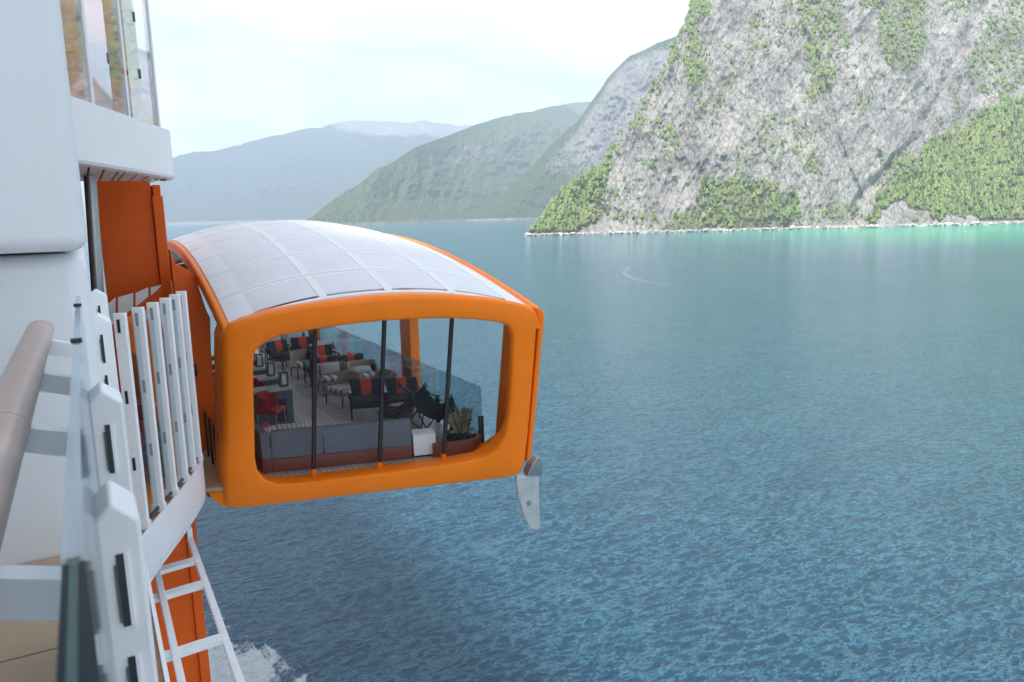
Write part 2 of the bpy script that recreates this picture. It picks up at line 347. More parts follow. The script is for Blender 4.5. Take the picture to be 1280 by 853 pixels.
    # ruffled and slick patches
    pr = N.new('ShaderNodeMapRange'); pr.inputs[3].default_value = .05; pr.inputs[4].default_value = .11; L.new(lowf, pr.inputs[0])
    L.new(math_('ADD', pr.outputs[0], math_('MULTIPLY', fs.outputs[0], .6)), b.inputs['Roughness'])
    return m
S = 14000.0
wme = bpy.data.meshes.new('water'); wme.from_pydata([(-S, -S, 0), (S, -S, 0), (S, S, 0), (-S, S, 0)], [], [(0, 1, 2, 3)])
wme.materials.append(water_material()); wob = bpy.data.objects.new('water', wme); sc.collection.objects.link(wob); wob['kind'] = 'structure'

# ------------------------------------------------------------------ mountains
def mountain_material(name, rockc, rock2, vegc, veg2, bumps, vegbias):
    m = bpy.data.materials.new(name); m.use_nodes = True; N, L = m.node_tree.nodes, m.node_tree.links; b = N['Principled BSDF']
    b.inputs['Roughness'].default_value = .92; b.inputs['Specular IOR Level'].default_value = .15
    t = N.new('ShaderNodeTexCoord'); a = N.new('ShaderNodeAttribute'); a.attribute_name = 'veg'
    def noise(sc_, det, rough=.6, sz=1.0, rot=0):
        mp_ = N.new('ShaderNodeMapping'); mp_.inputs['Scale'].default_value = (sc_, sc_, sc_*sz); mp_.inputs['Rotation'].default_value = (0, rot, .4)
        L.new(t.outputs['Object'], mp_.inputs[0]); n = N.new('ShaderNodeTexNoise'); n.inputs['Scale'].default_value = 1; n.inputs['Detail'].default_value = det; n.inputs['Roughness'].default_value = rough
        L.new(mp_.outputs[0], n.inputs['Vector']); return n.outputs['Fac']
    nA = noise(bumps*.25, 8, .65, .5, .35); nB = noise(bumps*3.2, 9, .72, .42, -.3); nC = noise(bumps*1.1, 7, .66, .22, .45); nV = noise(bumps*2.8, 5, .7)
    def ramp(src, p0, p1, c0, c1):
        r = N.new('ShaderNodeValToRGB'); r.color_ramp.elements[0].position = p0; r.color_ramp.elements[1].position = p1
        r.color_ramp.elements[0].color = (*c0, 1); r.color_ramp.elements[1].color = (*c1, 1); L.new(src, r.inputs[0]); return r.outputs[0]
    mxa = N.new('ShaderNodeMath'); mxa.operation = 'ADD'; L.new(nA, mxa.inputs[0]); L.new(nB, mxa.inputs[1]); hf = N.new('ShaderNodeMath'); hf.operation = 'MULTIPLY'; L.new(mxa.outputs[0], hf.inputs[0]); hf.inputs[1].default_value = .5
    rk0 = ramp(hf.outputs[0], .40, .58, rock2, rockc)
    ck = N.new('ShaderNodeMath'); ck.operation = 'SUBTRACT'; L.new(nC, ck.inputs[0]); ck.inputs[1].default_value = .5; ca = N.new('ShaderNodeMath'); ca.operation = 'ABSOLUTE'; L.new(ck.outputs[0], ca.inputs[0])
    cm_ = ramp(ca.outputs[0], .0, .035, (.55, .55, .57), (1, 1, 1)); rkm = N.new('ShaderNodeMix'); rkm.data_type = 'RGBA'; rkm.blend_type = 'MULTIPLY'; rkm.inputs[0].default_value = 1; L.new(rk0, rkm.inputs[6]); L.new(cm_, rkm.inputs[7]); rk = rkm.outputs[2]; vg = ramp(nV, .36, .64, veg2, vegc)
    am = N.new('ShaderNodeMath'); am.operation = 'ADD'; L.new(a.outputs['Fac'], am.inputs[0])
    nv2 = N.new('ShaderNodeMath'); nv2.operation = 'MULTIPLY_ADD'; L.new(nB, nv2.inputs[0]); nv2.inputs[1].default_value = 1.5; nv2.inputs[2].default_value = -.75 + vegbias; L.new(nv2.outputs[0], am.inputs[1])
    st = N.new('ShaderNodeMapRange'); st.interpolation_type = 'SMOOTHSTEP'; st.inputs[1].default_value = .40; st.inputs[2].default_value = .62; L.new(am.outputs[0], st.inputs[0])
    mc = N.new('ShaderNodeMix'); mc.data_type = 'RGBA'; L.new(st.outputs[0], mc.inputs[0]); L.new(rk, mc.inputs[6]); L.new(vg, mc.inputs[7]); L.new(mc.outputs[2], b.inputs['Base Color'])
    ad = N.new('ShaderNodeMath'); ad.operation = 'MULTIPLY_ADD'; L.new(nV, ad.inputs[0]); ad.inputs[1].default_value = .7; L.new(nB, ad.inputs[2])
    bp = N.new('ShaderNodeBump'); bp.inputs['Strength'].default_value = .9; bp.inputs['Distance'].default_value = .9/bumps; L.new(ad.outputs[0], bp.inputs['Height']); L.new(bp.outputs[0], b.inputs['Normal'])
    return m
def grid_mesh(name, P, veg, material):
    nr, nc = P.shape[:2]; idx = np.arange(nr*nc).reshape(nr, nc)
    f = np.stack([idx[:-1, :-1], idx[:-1, 1:], idx[1:, 1:], idx[1:, :-1]], -1).reshape(-1, 4)
    me = bpy.data.meshes.new(name); me.vertices.add(nr*nc); me.vertices.foreach_set('co', P.reshape(-1).astype(np.float32))
    me.loops.add(f.size); me.loops.foreach_set('vertex_index', f.reshape(-1).astype(np.int32)); me.polygons.add(len(f))
    me.polygons.foreach_set('loop_start', (np.arange(len(f))*4).astype(np.int32)); me.update(calc_edges=True); me.validate()
    at = me.attributes.new('veg', 'FLOAT', 'POINT'); at.data.foreach_set('value', veg.reshape(-1).astype(np.float32))
    me.materials.append(material)
    if name in ('cliff_mountain', 'rock_shoulder_mountain'): me.shade_flat()
    else: me.shade_smooth()
    o = bpy.data.objects.new(name, me); sc.collection.objects.link(o); o['kind'] = 'structure'; return o
def rays(px, py):
    d = vR[None]*((px-CX)/FPX)[:, None] + vU[None]*((CY-py)/FPX)[:, None] + vF[None]; return d
def ridge_grid(cols, nx, nt, slope, fan=None, fslope=.85):
    """cols: px, horizontal distance of the shore, ridge py.  The rock rises from the shore at `slope`, with an optional gentler fan at its foot."""
    c = np.array(cols, float); px = np.linspace(c[0, 0], c[-1, 0], nx)
    db = np.interp(px, c[:, 0], c[:, 1]); ry = np.interp(px, c[:, 0], c[:, 2])
    d = rays(px, ry); hd = np.hypot(d[:, 0], d[:, 1]); T = d[:, 2]/hd; g = d[:, :2]/hd[:, None]
    hf = np.interp(px, *zip(*fan)) if fan else np.zeros(nx)
    sl = np.interp(px, c[:, 0], c[:, 3]) if c.shape[1] > 3 else np.full(nx, slope)
    zr = (ZC + T*(db + hf/fslope - hf/sl))/(1 - T/sl); zr = np.maximum(zr, 2.0); hf = np.minimum(hf, zr*.8)
    t = np.linspace(0, 1, nt)**.9; h = zr[None]*t[:, None]
    D = db[None] + np.minimum(h, hf[None])/fslope + np.maximum(h-hf[None], 0)/sl[None]
    return px, g, db, zr, h, D, t
def add_back(P, veg, g, zr, n=12):
    rows = [P]; vg = [veg]; top = P[-1]
    for k in range(1, n+1):
        q = top.copy(); s_ = k/n; q[:, :2] += g*(zr*1.1*s_)[:, None]; q[:, 2] = top[:, 2]*(1-.75*s_**1.6) ; rows.append(q[None]); vg.append(veg[-1:])
    return np.concatenate(rows), np.concatenate(vg)

# near cliff on the right shore
CP, CQ = np.array([701., 1191.]), np.array([1458., 744.])
def coast_d(px):
    d = ray(px, 290); g = d[:2]/np.hypot(*d[:2]); e = (CQ-CP)/np.linalg.norm(CQ-CP); A = np.array([g, -e]).T; return np.linalg.solve(A, CP)[0]
CL = [(652, 1400, 295.5), (657, 1394, 292), (664, 1388, 286), (687, None, 262), (723, None, 226), (752, None, 207), (774, None, 168), (792, None, 149), (810, None, 117), (832, None, 80),
      (850, None, 40), (863, None, 6), (890, None, -70), (940, None, -160), (1040, None, -260), (1160, None, -300), (1235, None, -310), (1300, None, -330), (1400, None, -330), (1500, None, -260), (1640, None, -140)]
CL = [(a, b if b else coast_d(a), c) for a, b, c in CL]
px, g, db, zr, h, D, t = ridge_grid(CL, 760, 400, 1.95, fan=[(650, 0), (1040, 0), (1085, 12), (1110, 45), (1150, 95), (1200, 160), (1250, 215), (1300, 260), (1640, 300)], fslope=.95)
aa = np.broadcast_to((np.arctan2(g[:, 0], g[:, 1])*1380)[None], h.shape)
env = np.clip(h/25, 0, 1)*np.clip((zr[None]-h)/40+.15, 0, 1)
sk = aa + .35*h
disp = 75*(fbm(aa/230, h/300, 4, 3)-.5) + 44*(ridged(sk/95, h/190, 5, 21)-.55) + 20*(ridged((aa-.45*h)/34, h/90, 4, 31)-.55) + 13*(ridged(sk/17, h/40, 4, 41)-.55) + 8*(fbm(aa/6., h/10., 3, 47)-.5)
fanm = np.clip((np.interp(px, [1040, 1085, 1110, 1150, 1200, 1250, 1300, 1640], [0, 12, 45, 95, 160, 215, 260, 300])[None]-h)/20, 0, 1)
disp = disp*(1-.75*fanm)
gx = np.interp(h, [0, 60, 170, 300, 420], [1078, 1105, 1178, 1215, 1245])
disp -= 26*np.exp(-((px[None]-gx)/8)**2)*np.clip(h/50, 0, 1)
gx2 = np.interp(h, [60, 150, 300, 420], [1098, 1072, 1040, 1000]); disp -= 14*np.exp(-((px[None]-gx2)/4)**2)*np.clip((h-60)/40, 0, 1)
disp *= env
P1 = np.stack([g[None, :, 0]*(D-disp), g[None, :, 1]*(D-disp), h - 2.0 + 0*D], -1)
rel = P1 - np.array([0, 0, ZC]); zz = rel@vF; PX = CX+FPX*(rel@vR)/zz; PY = CY-FPX*(rel@vU)/zz
forest = np.zeros(h.shape)
def region(poly, dens):
    global forest
    forest = np.maximum(forest, in_poly(PX, PY, poly)*dens)
wob_x, wob_y = 46*(fbm(PX/26, PY/26, 5, 61, .65)-.5), 46*(fbm(PX/26, PY/26, 5, 71, .65)-.5)
PX0, PY0 = PX, PY; PX, PY = PX+wob_x, PY+wob_y
region([(1078, 282), (1105, 243), (1140, 208), (1180, 172), (1225, 138), (1330, 92), (1500, 60), (1500, 282)], 1.0)
region([(655, 299), (664, 272), (690, 246), (725, 214), (756, 190), (770, 200), (758, 222), (742, 262), (728, 296)], 1.0)
region([(756, 200), (775, 150), (812, 98), (838, 60), (862, -10), (880, -12), (852, 62), (830, 98), (800, 150), (780, 196)], .38)
region([(832, 292), (858, 262), (885, 236), (935, 226), (1000, 240), (1004, 268), (985, 290)], .62)
region([(985, 300), (1010, 258), (1060, 248), (1092, 284)], .42)
region([(998, 0), (1050, -5), (1062, 40), (1048, 100), (1024, 118), (1000, 122), (1012, 60)], .5)
region([(1080, -8), (1155, -8), (1160, 50), (1138, 92), (1108, 72)], .5)
region([(930, 40), (965, 0), (1000, 0), (985, 60), (950, 70)], .3)
region([(985, 150), (1030, 160), (1012, 190), (970, 200)], .28)
region([(740, 296), (770, 262), (800, 262), (830, 296)], .3)
region([(1205, 100), (1222, 40), (1262, 10), (1300, 0), (1300, 60), (1250, 120)], .42)
spn = fbm(PX0/30, PY0/42, 4, 81); forest = np.maximum(forest, np.clip((spn-.52)*2.4, 0, .42))
scree = in_poly(PX, PY, [(1090, 284), (1106, 262), (1118, 250), (1135, 268), (1160, 262), (1170, 276), (1215, 272), (1230, 284)])
forest = np.where(scree, .02, forest)
PX, PY = PX0, PY0
forest = forest*np.clip(.55+1.1*fbm(PX0/14, PY0/14, 3, 91), .4, 1); veg = np.clip(forest*.95, 0, 1); veg = np.where(h < 5.5, 0, veg)
P1b, v1 = add_back(P1, veg, g, zr)
mc = mountain_material('cliff_rock', (.58, .56, .53), (.25, .243, .238), (.15, .165, .07), (.08, .10, .04), .055, -.02)
grid_mesh('cliff_mountain', P1b, v1, mc)

# steep rock shoulder behind the cliff, wooded hill across the water, far blue mountain
def far_mountain(name, cols, nx, nt, slope, vegf, m, amp, seed, fan=None):
    px, g, db, zr, h, D, t = ridge_grid(cols, nx, nt, slope, fan, .5)
    a_ = np.broadcast_to((np.arctan2(g[:, 0], g[:, 1])*db.mean())[None], h.shape); s0 = db.mean()/1400
    env = np.clip(h/(40*s0), 0, 1)*np.clip((zr[None]-h)/(60*s0)+.1, 0, 1)
    dp = amp*(1.3*(ridged((a_+.3*h)/(300*s0), h/(420*s0), 5, seed)-.55) + .55*(ridged((a_-.3*h)/(70*s0), h/(110*s0), 4, seed+9)-.55) + .22*(fbm(a_/(9*s0), h/(11*s0), 3, seed+15)-.5))*env
    hz = h + 10*s0*(fbm(a_/(30*s0), h*0, 4, seed+3)-.5)*(h/zr[None])
    P = np.stack([g[None, :, 0]*(D-dp), g[None, :, 1]*(D-dp), hz-2.0], -1)
    rel = P-np.array([0, 0, ZC]); zz = rel@vF; X, Y = CX+FPX*(rel@vR)/zz, CY-FPX*(rel@vU)/zz
    v = vegf(X, Y, a_, h, zr); v = np.where(h < 5*s0, 0, v); P, v = add_back(P, v, g, zr); return grid_mesh(name, P, v, m)
m2 = mountain_material('far_rock_slope', (.42, .41, .40), (.18, .18, .18), (.12, .16, .06), (.04, .06, .024), .03, -.02)
far_mountain('rock_shoulder_mountain', [(575, 4400, 277), (600, 4350, 262), (640, 4250, 232), (672, 4150, 200), (700, 4050, 172), (722, 3950, 152), (742, 3900, 125), (760, 3800, 98), (785, 3750, 72), (812, 3700, 58), (850, 3650, 41), (900, 3600, 20), (980, 3600, 10), (1080, 3600, 60)],
    420, 260, 1.25, lambda X, Y, a, h, zr: np.clip(.30 + .75*(fbm(a/520, h/300, 4, 5)-.5) + .9*(Y > 40)*np.clip((Y-205)/60, 0, 1) + .35*np.clip((Y-.55*(1.5*X))/1e9, 0, 1) + .55*np.clip(1-(zr[None]-h)/90, 0, 1), 0, 1), m2, 230, 101)
m3 = mountain_material('far_wooded_slope', (.30, .30, .29), (.20, .20, .19), (.18, .235, .10), (.045, .075, .035), .024, .0)
far_mountain('wooded_hill_mountain', [(360, 3500, 286), (392, 3400, 268), (420, 3450, 246), (450, 3500, 226), (480, 3600, 207), (520, 3800, 184), (560, 4200, 168), (600, 4600, 153), (650, 5000, 141), (700, 5300, 132), (745, 5500, 126), (800, 5600, 118), (900, 5600, 110)],
    420, 240, .62, lambda X, Y, a, h, zr: np.clip(.95 - 1.2*np.clip(fbm(a/300, h/150, 5, 55)-.60, 0, 1)*3.2, 0, 1), m3, 330, 131)
m4 = mountain_material('far_blue_slope', (.46, .45, .44), (.30, .30, .30), (.10, .13, .075), (.025, .04, .025), .012, .0)
far_mountain('distant_mountain', [(120, 9000, 222), (180, 9000, 208), (225, 9000, 196), (262, 9000, 188), (300, 9000, 180), (340, 9000, 169), (375, 9000, 163), (405, 9000, 159), (425, 9000, 152), (450, 9000, 150), (480, 9000, 151), (505, 9000, 154), (530, 9000, 152), (560, 9000, 155), (610, 9200, 158), (700, 9500, 165), (800, 9500, 170)],
    420, 200, .55, lambda X, Y, a, h, zr: np.clip(.95 - 1.6*np.clip(1-(zr[None]-h)/(190+220*fbm(a/700, h/300, 3, 8)), 0, 1)*np.clip((X-400)/60, .1, 1), 0, 1), m4, 600, 161)

# ------------------------------------------------------------------ trees on the near shore
def leaf_material():
    m = bpy.data.materials.new('tree_foliage'); m.use_nodes = True; N, L = m.node_tree.nodes, m.node_tree.links; b = N['Principled BSDF']
    b.inputs['Roughness'].default_value = .8; b.inputs['Specular IOR Level'].default_value = .2
    a = N.new('ShaderNodeAttribute'); a.attribute_name = 'tone'; oi = N.new('ShaderNodeObjectInfo'); ad = N.new('ShaderNodeMath'); ad.operation = 'ADD'
    L.new(a.outputs['Fac'], ad.inputs[0]); L.new(oi.outputs['Random'], ad.inputs[1]); fr = N.new('ShaderNodeMath'); fr.operation = 'FRACT'; L.new(ad.outputs[0], fr.inputs[0])
    r = N.new('ShaderNodeValToRGB'); cr_ = r.color_ramp; cr_.elements[0].position = 0; cr_.elements[0].color = (.06, .10, .04, 1); cr_.elements[1].position = 1; cr_.elements[1].color = (.20, .22, .09, 1)
    for p, c in ((.3, (.13, .18, .06, 1)), (.55, (.15, .23, .07, 1)), (.8, (.18, .215, .08, 1))): e = cr_.elements.new(p); e.color = c
    L.new(fr.outputs[0], r.inputs[0]); L.new(r.outputs[0], b.inputs['Base Color']); return m
M['leaf'] = leaf_material()
def ico():
    bm = bmesh.new(); bmesh.ops.create_icosphere(bm, subdivisions=1, radius=1.0); v = np.array([x.co[:] for x in bm.verts]); f = [[x.index for x in q.verts] for q in bm.faces]; bm.free(); return v, f
ICV, ICF = ico()
def crown_template(kind, n, r_):
    """unit-height crown as a triangle soup: jagged tiers (conifer) or uneven leafy lumps"""
    out = []
    if kind == 0:
        k = 7
        for tier in range(5):
            z0 = .10+.17*tier; z1 = z0+.30-.02*tier; r0 = .21*(1-tier/5.6); off = r_.normal(size=2)*.012
            rim = [(off[0]+r0*r_.uniform(.6, 1.25)*math.cos(6.283*i/k+tier), off[1]+r0*r_.uniform(.6, 1.25)*math.sin(6.283*i/k+tier), z0+r_.uniform(-.05, .05)) for i in range(k)]
            for i in range(k): out += [rim[i], rim[(i+1) % k], (off[0], off[1], min(z1, 1.02))]
    else:
        lumps = [(0, 0, .70, .20, .27), (.14, .06, .52, .17, .20), (-.13, .09, .50, .17, .21), (.03, -.15, .46, .17, .20), (-.05, .03, .30, .16, .16)]
        for (x, y, z, rr, rz_) in lumps[:n]:
            v = ICV*np.array([rr, rr, rz_])*r_.uniform(.70, 1.22, (len(ICV), 1))+np.array([x, y, z])+r_.normal(size=3)*.03
            for f in ICF: out += [v[f[0]], v[f[1]], v[f[2]]]
    return np.array(out, float)
TMPL = [crown_template(0, 5, rng), crown_template(1, 5, rng), crown_template(1, 4, rng), crown_template(1, 5, rng)]
# scatter
nt_, nx_ = h.shape; cell_ok = (PX > 640) & (PX < 1300) & (PY > -30) & (h > 5.5)
area = 1.0; prob = forest*cell_ok; flat = np.flatnonzero(prob > .02); w = prob.reshape(-1)[flat]**1.4
cellw = np.linalg.norm(np.roll(P1, -1, 1)-P1, axis=2).reshape(-1)[flat]; cellh = np.linalg.norm(np.roll(P1, -1, 0)-P1, axis=2).reshape(-1)[flat]
w = w*np.clip(cellw, 0, 8)*np.clip(cellh, 0, 8); w /= w.sum()
NTREE = 8500
pick = rng.choice(flat, size=NTREE, replace=False, p=w)
pos = P1.reshape(-1, 3)[pick] + rng.normal(size=(NTREE, 3))*np.array([.8, .8, .1])
fo = forest.reshape(-1)[pick]
hgt = np.clip(rng.lognormal(math.log(10.5), .38, NTREE), 4.5, 24)*(.65+.4*fo); kind = rng.choice([0, 0, 1, 2, 3], NTREE); pxs, pys = PX.reshape(-1)[pick], PY.reshape(-1)[pick]
kind = np.where((pxs < 760) & (kind == 0), 1, kind)
inview = (pxs > 664) & (pxs < 1278) & (pys > 20)
score = np.where(inview & (pys > 90), hgt/np.linalg.norm(pos, axis=1)*rng.uniform(.6, 1, NTREE), 0); order = np.argsort(-score); solo = set(order[:300].tolist())
rest = np.array([i for i in range(NTREE) if i not in solo])
vs, tn = [], []
for k in range(4):
    ii = rest[kind[rest] == k]; T = TMPL[k]; an = rng.uniform(0, 6.28, len(ii)); c_, s_ = np.cos(an)[:, None], np.sin(an)[:, None]; H = hgt[ii][:, None]; wd = rng.uniform(.62, 1.0, len(ii))[:, None]
    X = (T[None, :, 0]*c_-T[None, :, 1]*s_)*H*wd; Y = (T[None, :, 0]*s_+T[None, :, 1]*c_)*H*wd; Z = T[None, :, 2]*H-.6
    V = np.stack([X, Y, Z], -1)+pos[ii][:, None, :]; vs.append(V.reshape(-1, 3))
    base = fbm(pxs[ii]/25, pys[ii]/25, 3, 9)*1.0; tn.append(np.repeat((base+rng.uniform(-.25, .25, len(ii))) % 1.0, T.shape[0]))
V = np.concatenate(vs); TN = np.concatenate(tn)
me = bpy.data.meshes.new('hillside_forest'); me.vertices.add(len(V)); me.vertices.foreach_set('co', V.reshape(-1).astype(np.float32))
me.loops.add(len(V)); me.loops.foreach_set('vertex_index', np.arange(len(V), dtype=np.int32)); me.polygons.add(len(V)//3); me.polygons.foreach_set('loop_start', np.arange(0, len(V), 3, dtype=np.int32)); me.update(calc_edges=True)
at = me.attributes.new('tone', 'FLOAT', 'POINT'); at.data.foreach_set('value', TN.astype(np.float32)); me.materials.append(M['leaf'])
fo_ = bpy.data.objects.new('hillside_forest', me); sc.collection.objects.link(fo_); fo_['kind'] = 'stuff'; fo_['label'] = 'thin green woodland clinging to the grey cliff and its foot'; fo_['category'] = 'forest'
crown_me = []
for k in range(4):
    T = TMPL[k].copy(); T[:, :2] *= .85; cm = bpy.data.meshes.new('crown'); cm.from_pydata(T.tolist(), [], [(3*i, 3*i+1, 3*i+2) for i in range(len(T)//3)]); cm.attributes.new('tone', 'FLOAT', 'POINT'); cm.materials.append(M['leaf']); crown_me.append(cm)
tb = MB().tube([(0, 0, -.12), (0.01, 0, .3), (-.01, .01, .75)], [.022, .016, .006], 6); tm = tb.build('trunk', 'bark', None, local=True); trunk_me = tm.data; bpy.data.objects.remove(tm)
for n_, i in enumerate(order[:300]):
    x_ = pxs[i]; con = kind[i] == 0
    place, grp = (('on the low left shore point', 'trees on the low shore point') if x_ < 760 else (('at the foot of the grey cliff', 'trees at the cliff foot') if x_ < 1085 else ('on the wooded slope at the right', 'trees on the right wooded slope')))
    y_ = pys[i]; band = 'right above the waterline' if y_ > 268 else ('low down' if y_ > 235 else ('halfway up' if y_ > 190 else 'high up')); place = band+' '+place
    kn = 'conifer_tree' if con else 'leafy_tree'
    e = bpy.data.objects.new(kn, None); sc.collection.objects.link(e); e.location = pos[i]; e.rotation_euler = (0, 0, rng.uniform(0, 6.28)); e.scale = (float(hgt[i]),)*3
    e['label'] = ('slim green conifer ' if con else 'rounded leafy tree ')+place; e['category'] = 'tree'; e['group'] = ('conifer ' if con else 'leafy ')+grp+', '+band
    for nm, md in (('trunk', trunk_me), ('crown', crown_me[kind[i]])):
        o = bpy.data.objects.new(nm, md); sc.collection.objects.link(o); o.parent = e

# boulders and broken rock along the waterline
nb_ = 1500; pxb = rng.uniform(656, 1300, nb_); dbb = np.interp(pxb, px, db); rb = rays(pxb, np.full(nb_, 290.)); gb = rb[:, :2]/np.hypot(rb[:, 0], rb[:, 1])[:, None]
rr_ = rng.lognormal(math.log(1.3), .5, nb_); cb0 = np.concatenate([gb*(dbb+rng.uniform(-4, 12, nb_))[:, None], rng.uniform(-.6, 3.5, nb_)[:, None]], 1)
Vb = ICV[None]*rng.uniform(.6, 1.25, (nb_, len(ICV), 1))*rr_[:, None, None]*np.array([1.3, 1.3, .8])+cb0[:, None]
fb = (np.array(ICF)[None]+(np.arange(nb_)*len(ICV))[:, None, None]).reshape(-1, 3)
bme = bpy.data.meshes.new('shore_boulders'); bme.from_pydata(Vb.reshape(-1, 3).tolist(), [], fb.tolist()); M['boulder'] = mat('shore_boulder', (.40, .38, .36), .9, var=.3, scale=.2); bme.materials.append(M['boulder'])
bo = bpy.data.objects.new('shore_boulders', bme); sc.collection.objects.link(bo); bo['kind'] = 'stuff'; bo['label'] = 'grey boulders and rubble along the cliff waterline'; bo['category'] = 'boulders'

# ------------------------------------------------------------------ the ship's own structure
ship = thing('cruise_ship', 'white cruise ship side with balcony block, curved terraces and lower hull', 'ship', (-14, 0, -42))
sb = MB().span(-34, -.62, -95, 9.2, -5.2, 13).span(-34, -3.2, 9.2, 120, -5.2, 13); sb.build('superstructure', 'white_wall', ship)
MB().span(-34, .22, -110, 6.2, -43.5, -5.25).span(-34, -.2, 6.2, 120, -43.5, -5.25).build('hull', 'white_wall', ship)
# balcony end block: upper part overhangs the lower part, rounded edges
ub_ = MB().span(-1.4, .022, 4.0, 8.9, -.125, 4.2).build('upper_balcony_wall', 'white_wall', ship, bevel=.07, seg=5)
lb_ = MB().span(-1.4, .012, 4.16, 8.9, -4.0, -.14).build('lower_balcony_wall', 'white_wall', ship, bevel=.09, seg=5)
dk = MB().span(-.9, -.045, -1.2, 4.16, -1.75, -1.615).build('balcony_deck', 'caulk', ship)
xs = [-.045]
k = 0; x = -.055
while x > -.85:
    for (y0, y1) in (((.2, 1.62), (1.63, 2.86)) if k % 2 else ((-.5, 2.86), )):
        MB().span(x-.122, x, y0, y1, -1.62, -1.60).build('plank', 'plank', dk, bevel=.003)
    x -= .130; k += 1
MB().span(-.86, -.05, 2.868, 3.2, -1.62, -1.60).build('plank', 'plank', dk, bevel=.003)
MB().span(-.86, -.05, 3.21, 3.66, -1.62, -1.60).build('plank', 'plank', dk, bevel=.003)
MB().span(-.86, -.05, 3.67, 4.15, -1.62, -1.60).build('plank', 'plank', dk, bevel=.003)
# lower gunwale along the hull with teak gutter
MB().bar([(.245, y, -3.84) for y in (3.0, 6, 8.5, 10.1)], .035, .10).build('gunwale', 'white', ship)
MB().bar([(.13, y, -3.86) for y in (3.0, 6, 8.5, 9.95)], .19, .02).build('teak_gutter', 'teak', ship)
MB().span(-.9, .03, 3.0, 9.5, -5.2, -3.89).build('gunwale_wall', 'white_wall', ship)

# curved lower terrace
finb = [onZ(*p, -3.8) for p in [(185, 660), (204.5, 637.5), (220.5, 619), (234, 602), (244, 588), (251, 576)]]
edge = smooth_poly([(.245, 9.3), (.25, 9.75)] + [(p[0]+.03, p[1]-.02) for p in finb] + [(1.36, 13.4), (1.33, 14.6), (1.15, 16.0)], 2, False)
inner = [(-3.2, 16.0), (-3.2, 9.3)]
outline = [tuple(p) for p in edge]
fasc = MB(); fr_ = []
for zt in (-3.79, -3.83, -4.33, -4.42):
    off = {-3.79: 0, -3.83: .012, -4.33: .012, -4.42: -.06}[zt]
    row = []
    for i, p in enumerate(outline):
        a = np.array(outline[max(i-1, 0)]); b = np.array(outline[min(i+1, len(outline)-1)]); tt = (b-a)/np.linalg.norm(b-a); nn = np.array([tt[1], -tt[0]])
        row.append((p[0]+nn[0]*off, p[1]+nn[1]*off, zt))
    fr_.append(row)
fasc.quadgrid(fr_); fasc.poly([(p[0], p[1], -4.42) for p in outline]+[(q[0], q[1], -4.42) for q in inner]); fasc.build('terrace_fascia', 'white', ship, smooth=True)
capb = MB(); capr = []
for d_, z_ in ((0, -3.79), (.03, -3.785)):
    capr.append([(p[0]-d_, p[1]+d_*.3, z_) for p in outline])
capb.quadgrid(capr).build('fascia_lip', 'white', ship)
MB().prism([(p[0]-.035, p[1], -3.84) for p in outline]+[(q[0], q[1], -3.84) for q in inner], (0, 0, .035)).build('terrace_floor', 'teak', ship)
# curved upper terrace
ue = smooth_poly([(-.15, 10.6), (.058, 11.12), (.40, 11.95), (.70, 12.7), (1.08, 13.65), (1.40, 14.46), (1.52, 14.72), (1.57, 15.2), (1.52, 16.2)], 2, False)
ub = MB(); rows = []
for zt, off in ((1.56, -.05), (1.55, 0), (.79, .0), (.75, -.03), (.73, -.12)):
    row = []
    for i, p in enumerate(ue):
        a, b = ue[max(i-1, 0)], ue[min(i+1, len(ue)-1)]; tt = (b-a)/np.linalg.norm(b-a); row.append((p[0]+tt[1]*off, p[1]-tt[0]*off, zt))
    rows.append(row)
ub.quadgrid(rows).build('upper_terrace_fascia', 'white', ship, smooth=True)
MB().prism([(p[0]-.06, p[1], 1.50) for p in ue]+[(-3.1, 16.2, 1.50), (-3.1, 10.6, 1.50)], (0, 0, .04)).build('upper_terrace_floor', 'teak', ship)
ceil = MB().prism([(p[0]-.14, p[1]+.02, .79) for p in ue]+[(-3.1, 16.2, .79), (-3.1, 10.6, .79)], (0, 0, .05)).build('terrace_ceiling', 'caulk', ship)
M['ceil'] = mat('ceiling_plank', (.80, .74, .72), .5, var=.05)
xx = -.5; k = 0
while xx < 1.42:
    wd = .17 if k % 4 != 2 else .07
    y0 = float(np.interp(xx+wd+.13, ue[:, 0][:len(ue)-6], ue[:, 1][:len(ue)-6]))+.05
    MB().span(xx, xx+wd, y0, 16.1, .755, .787).build('ceiling_plank', 'ceil', ceil, bevel=.004); xx += wd+.03; k += 1
MB().tube([(1.18, 15.2, .77), (1.18, 15.2, .69)], .06, 12).build('ceiling_lamp', 'white', ceil)
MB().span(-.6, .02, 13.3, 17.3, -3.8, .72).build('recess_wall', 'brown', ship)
# structures behind the fins: stair stringer panels
st_a, st_b = onY(112, 398, 13.1), onY(206, 357, 15.9)

# upper terrace back wall in orange with stored chairs in front
MB().span(-3.1, 1.0, 15.2, 15.4, 1.54, 5.0).build('upper_orange_wall', 'orange', ship)
MB().tube([onY(112, 232, 14.0)+np.array([.02, 0, .15]), onY(123, 378, 14.0), onY(123, 378, 14.0)*1+np.array([0.0, 0, -2.5])], .092, 20).build('pillar', 'steel', ship, smooth=True)

# orange lift tower beside the platform
tw = thing('lift_tower', 'tall orange steel lift tower with guide rail on the ship side', 'tower', (.95, 17.4, -42))
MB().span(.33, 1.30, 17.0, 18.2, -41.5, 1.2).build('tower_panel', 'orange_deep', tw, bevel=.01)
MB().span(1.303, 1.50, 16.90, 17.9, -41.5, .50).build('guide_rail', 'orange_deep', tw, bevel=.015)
MB().span(1.33, 1.47, 16.93, 17.5, .50, .72).build('rail_cap', 'orange_deep', tw, bevel=.01)

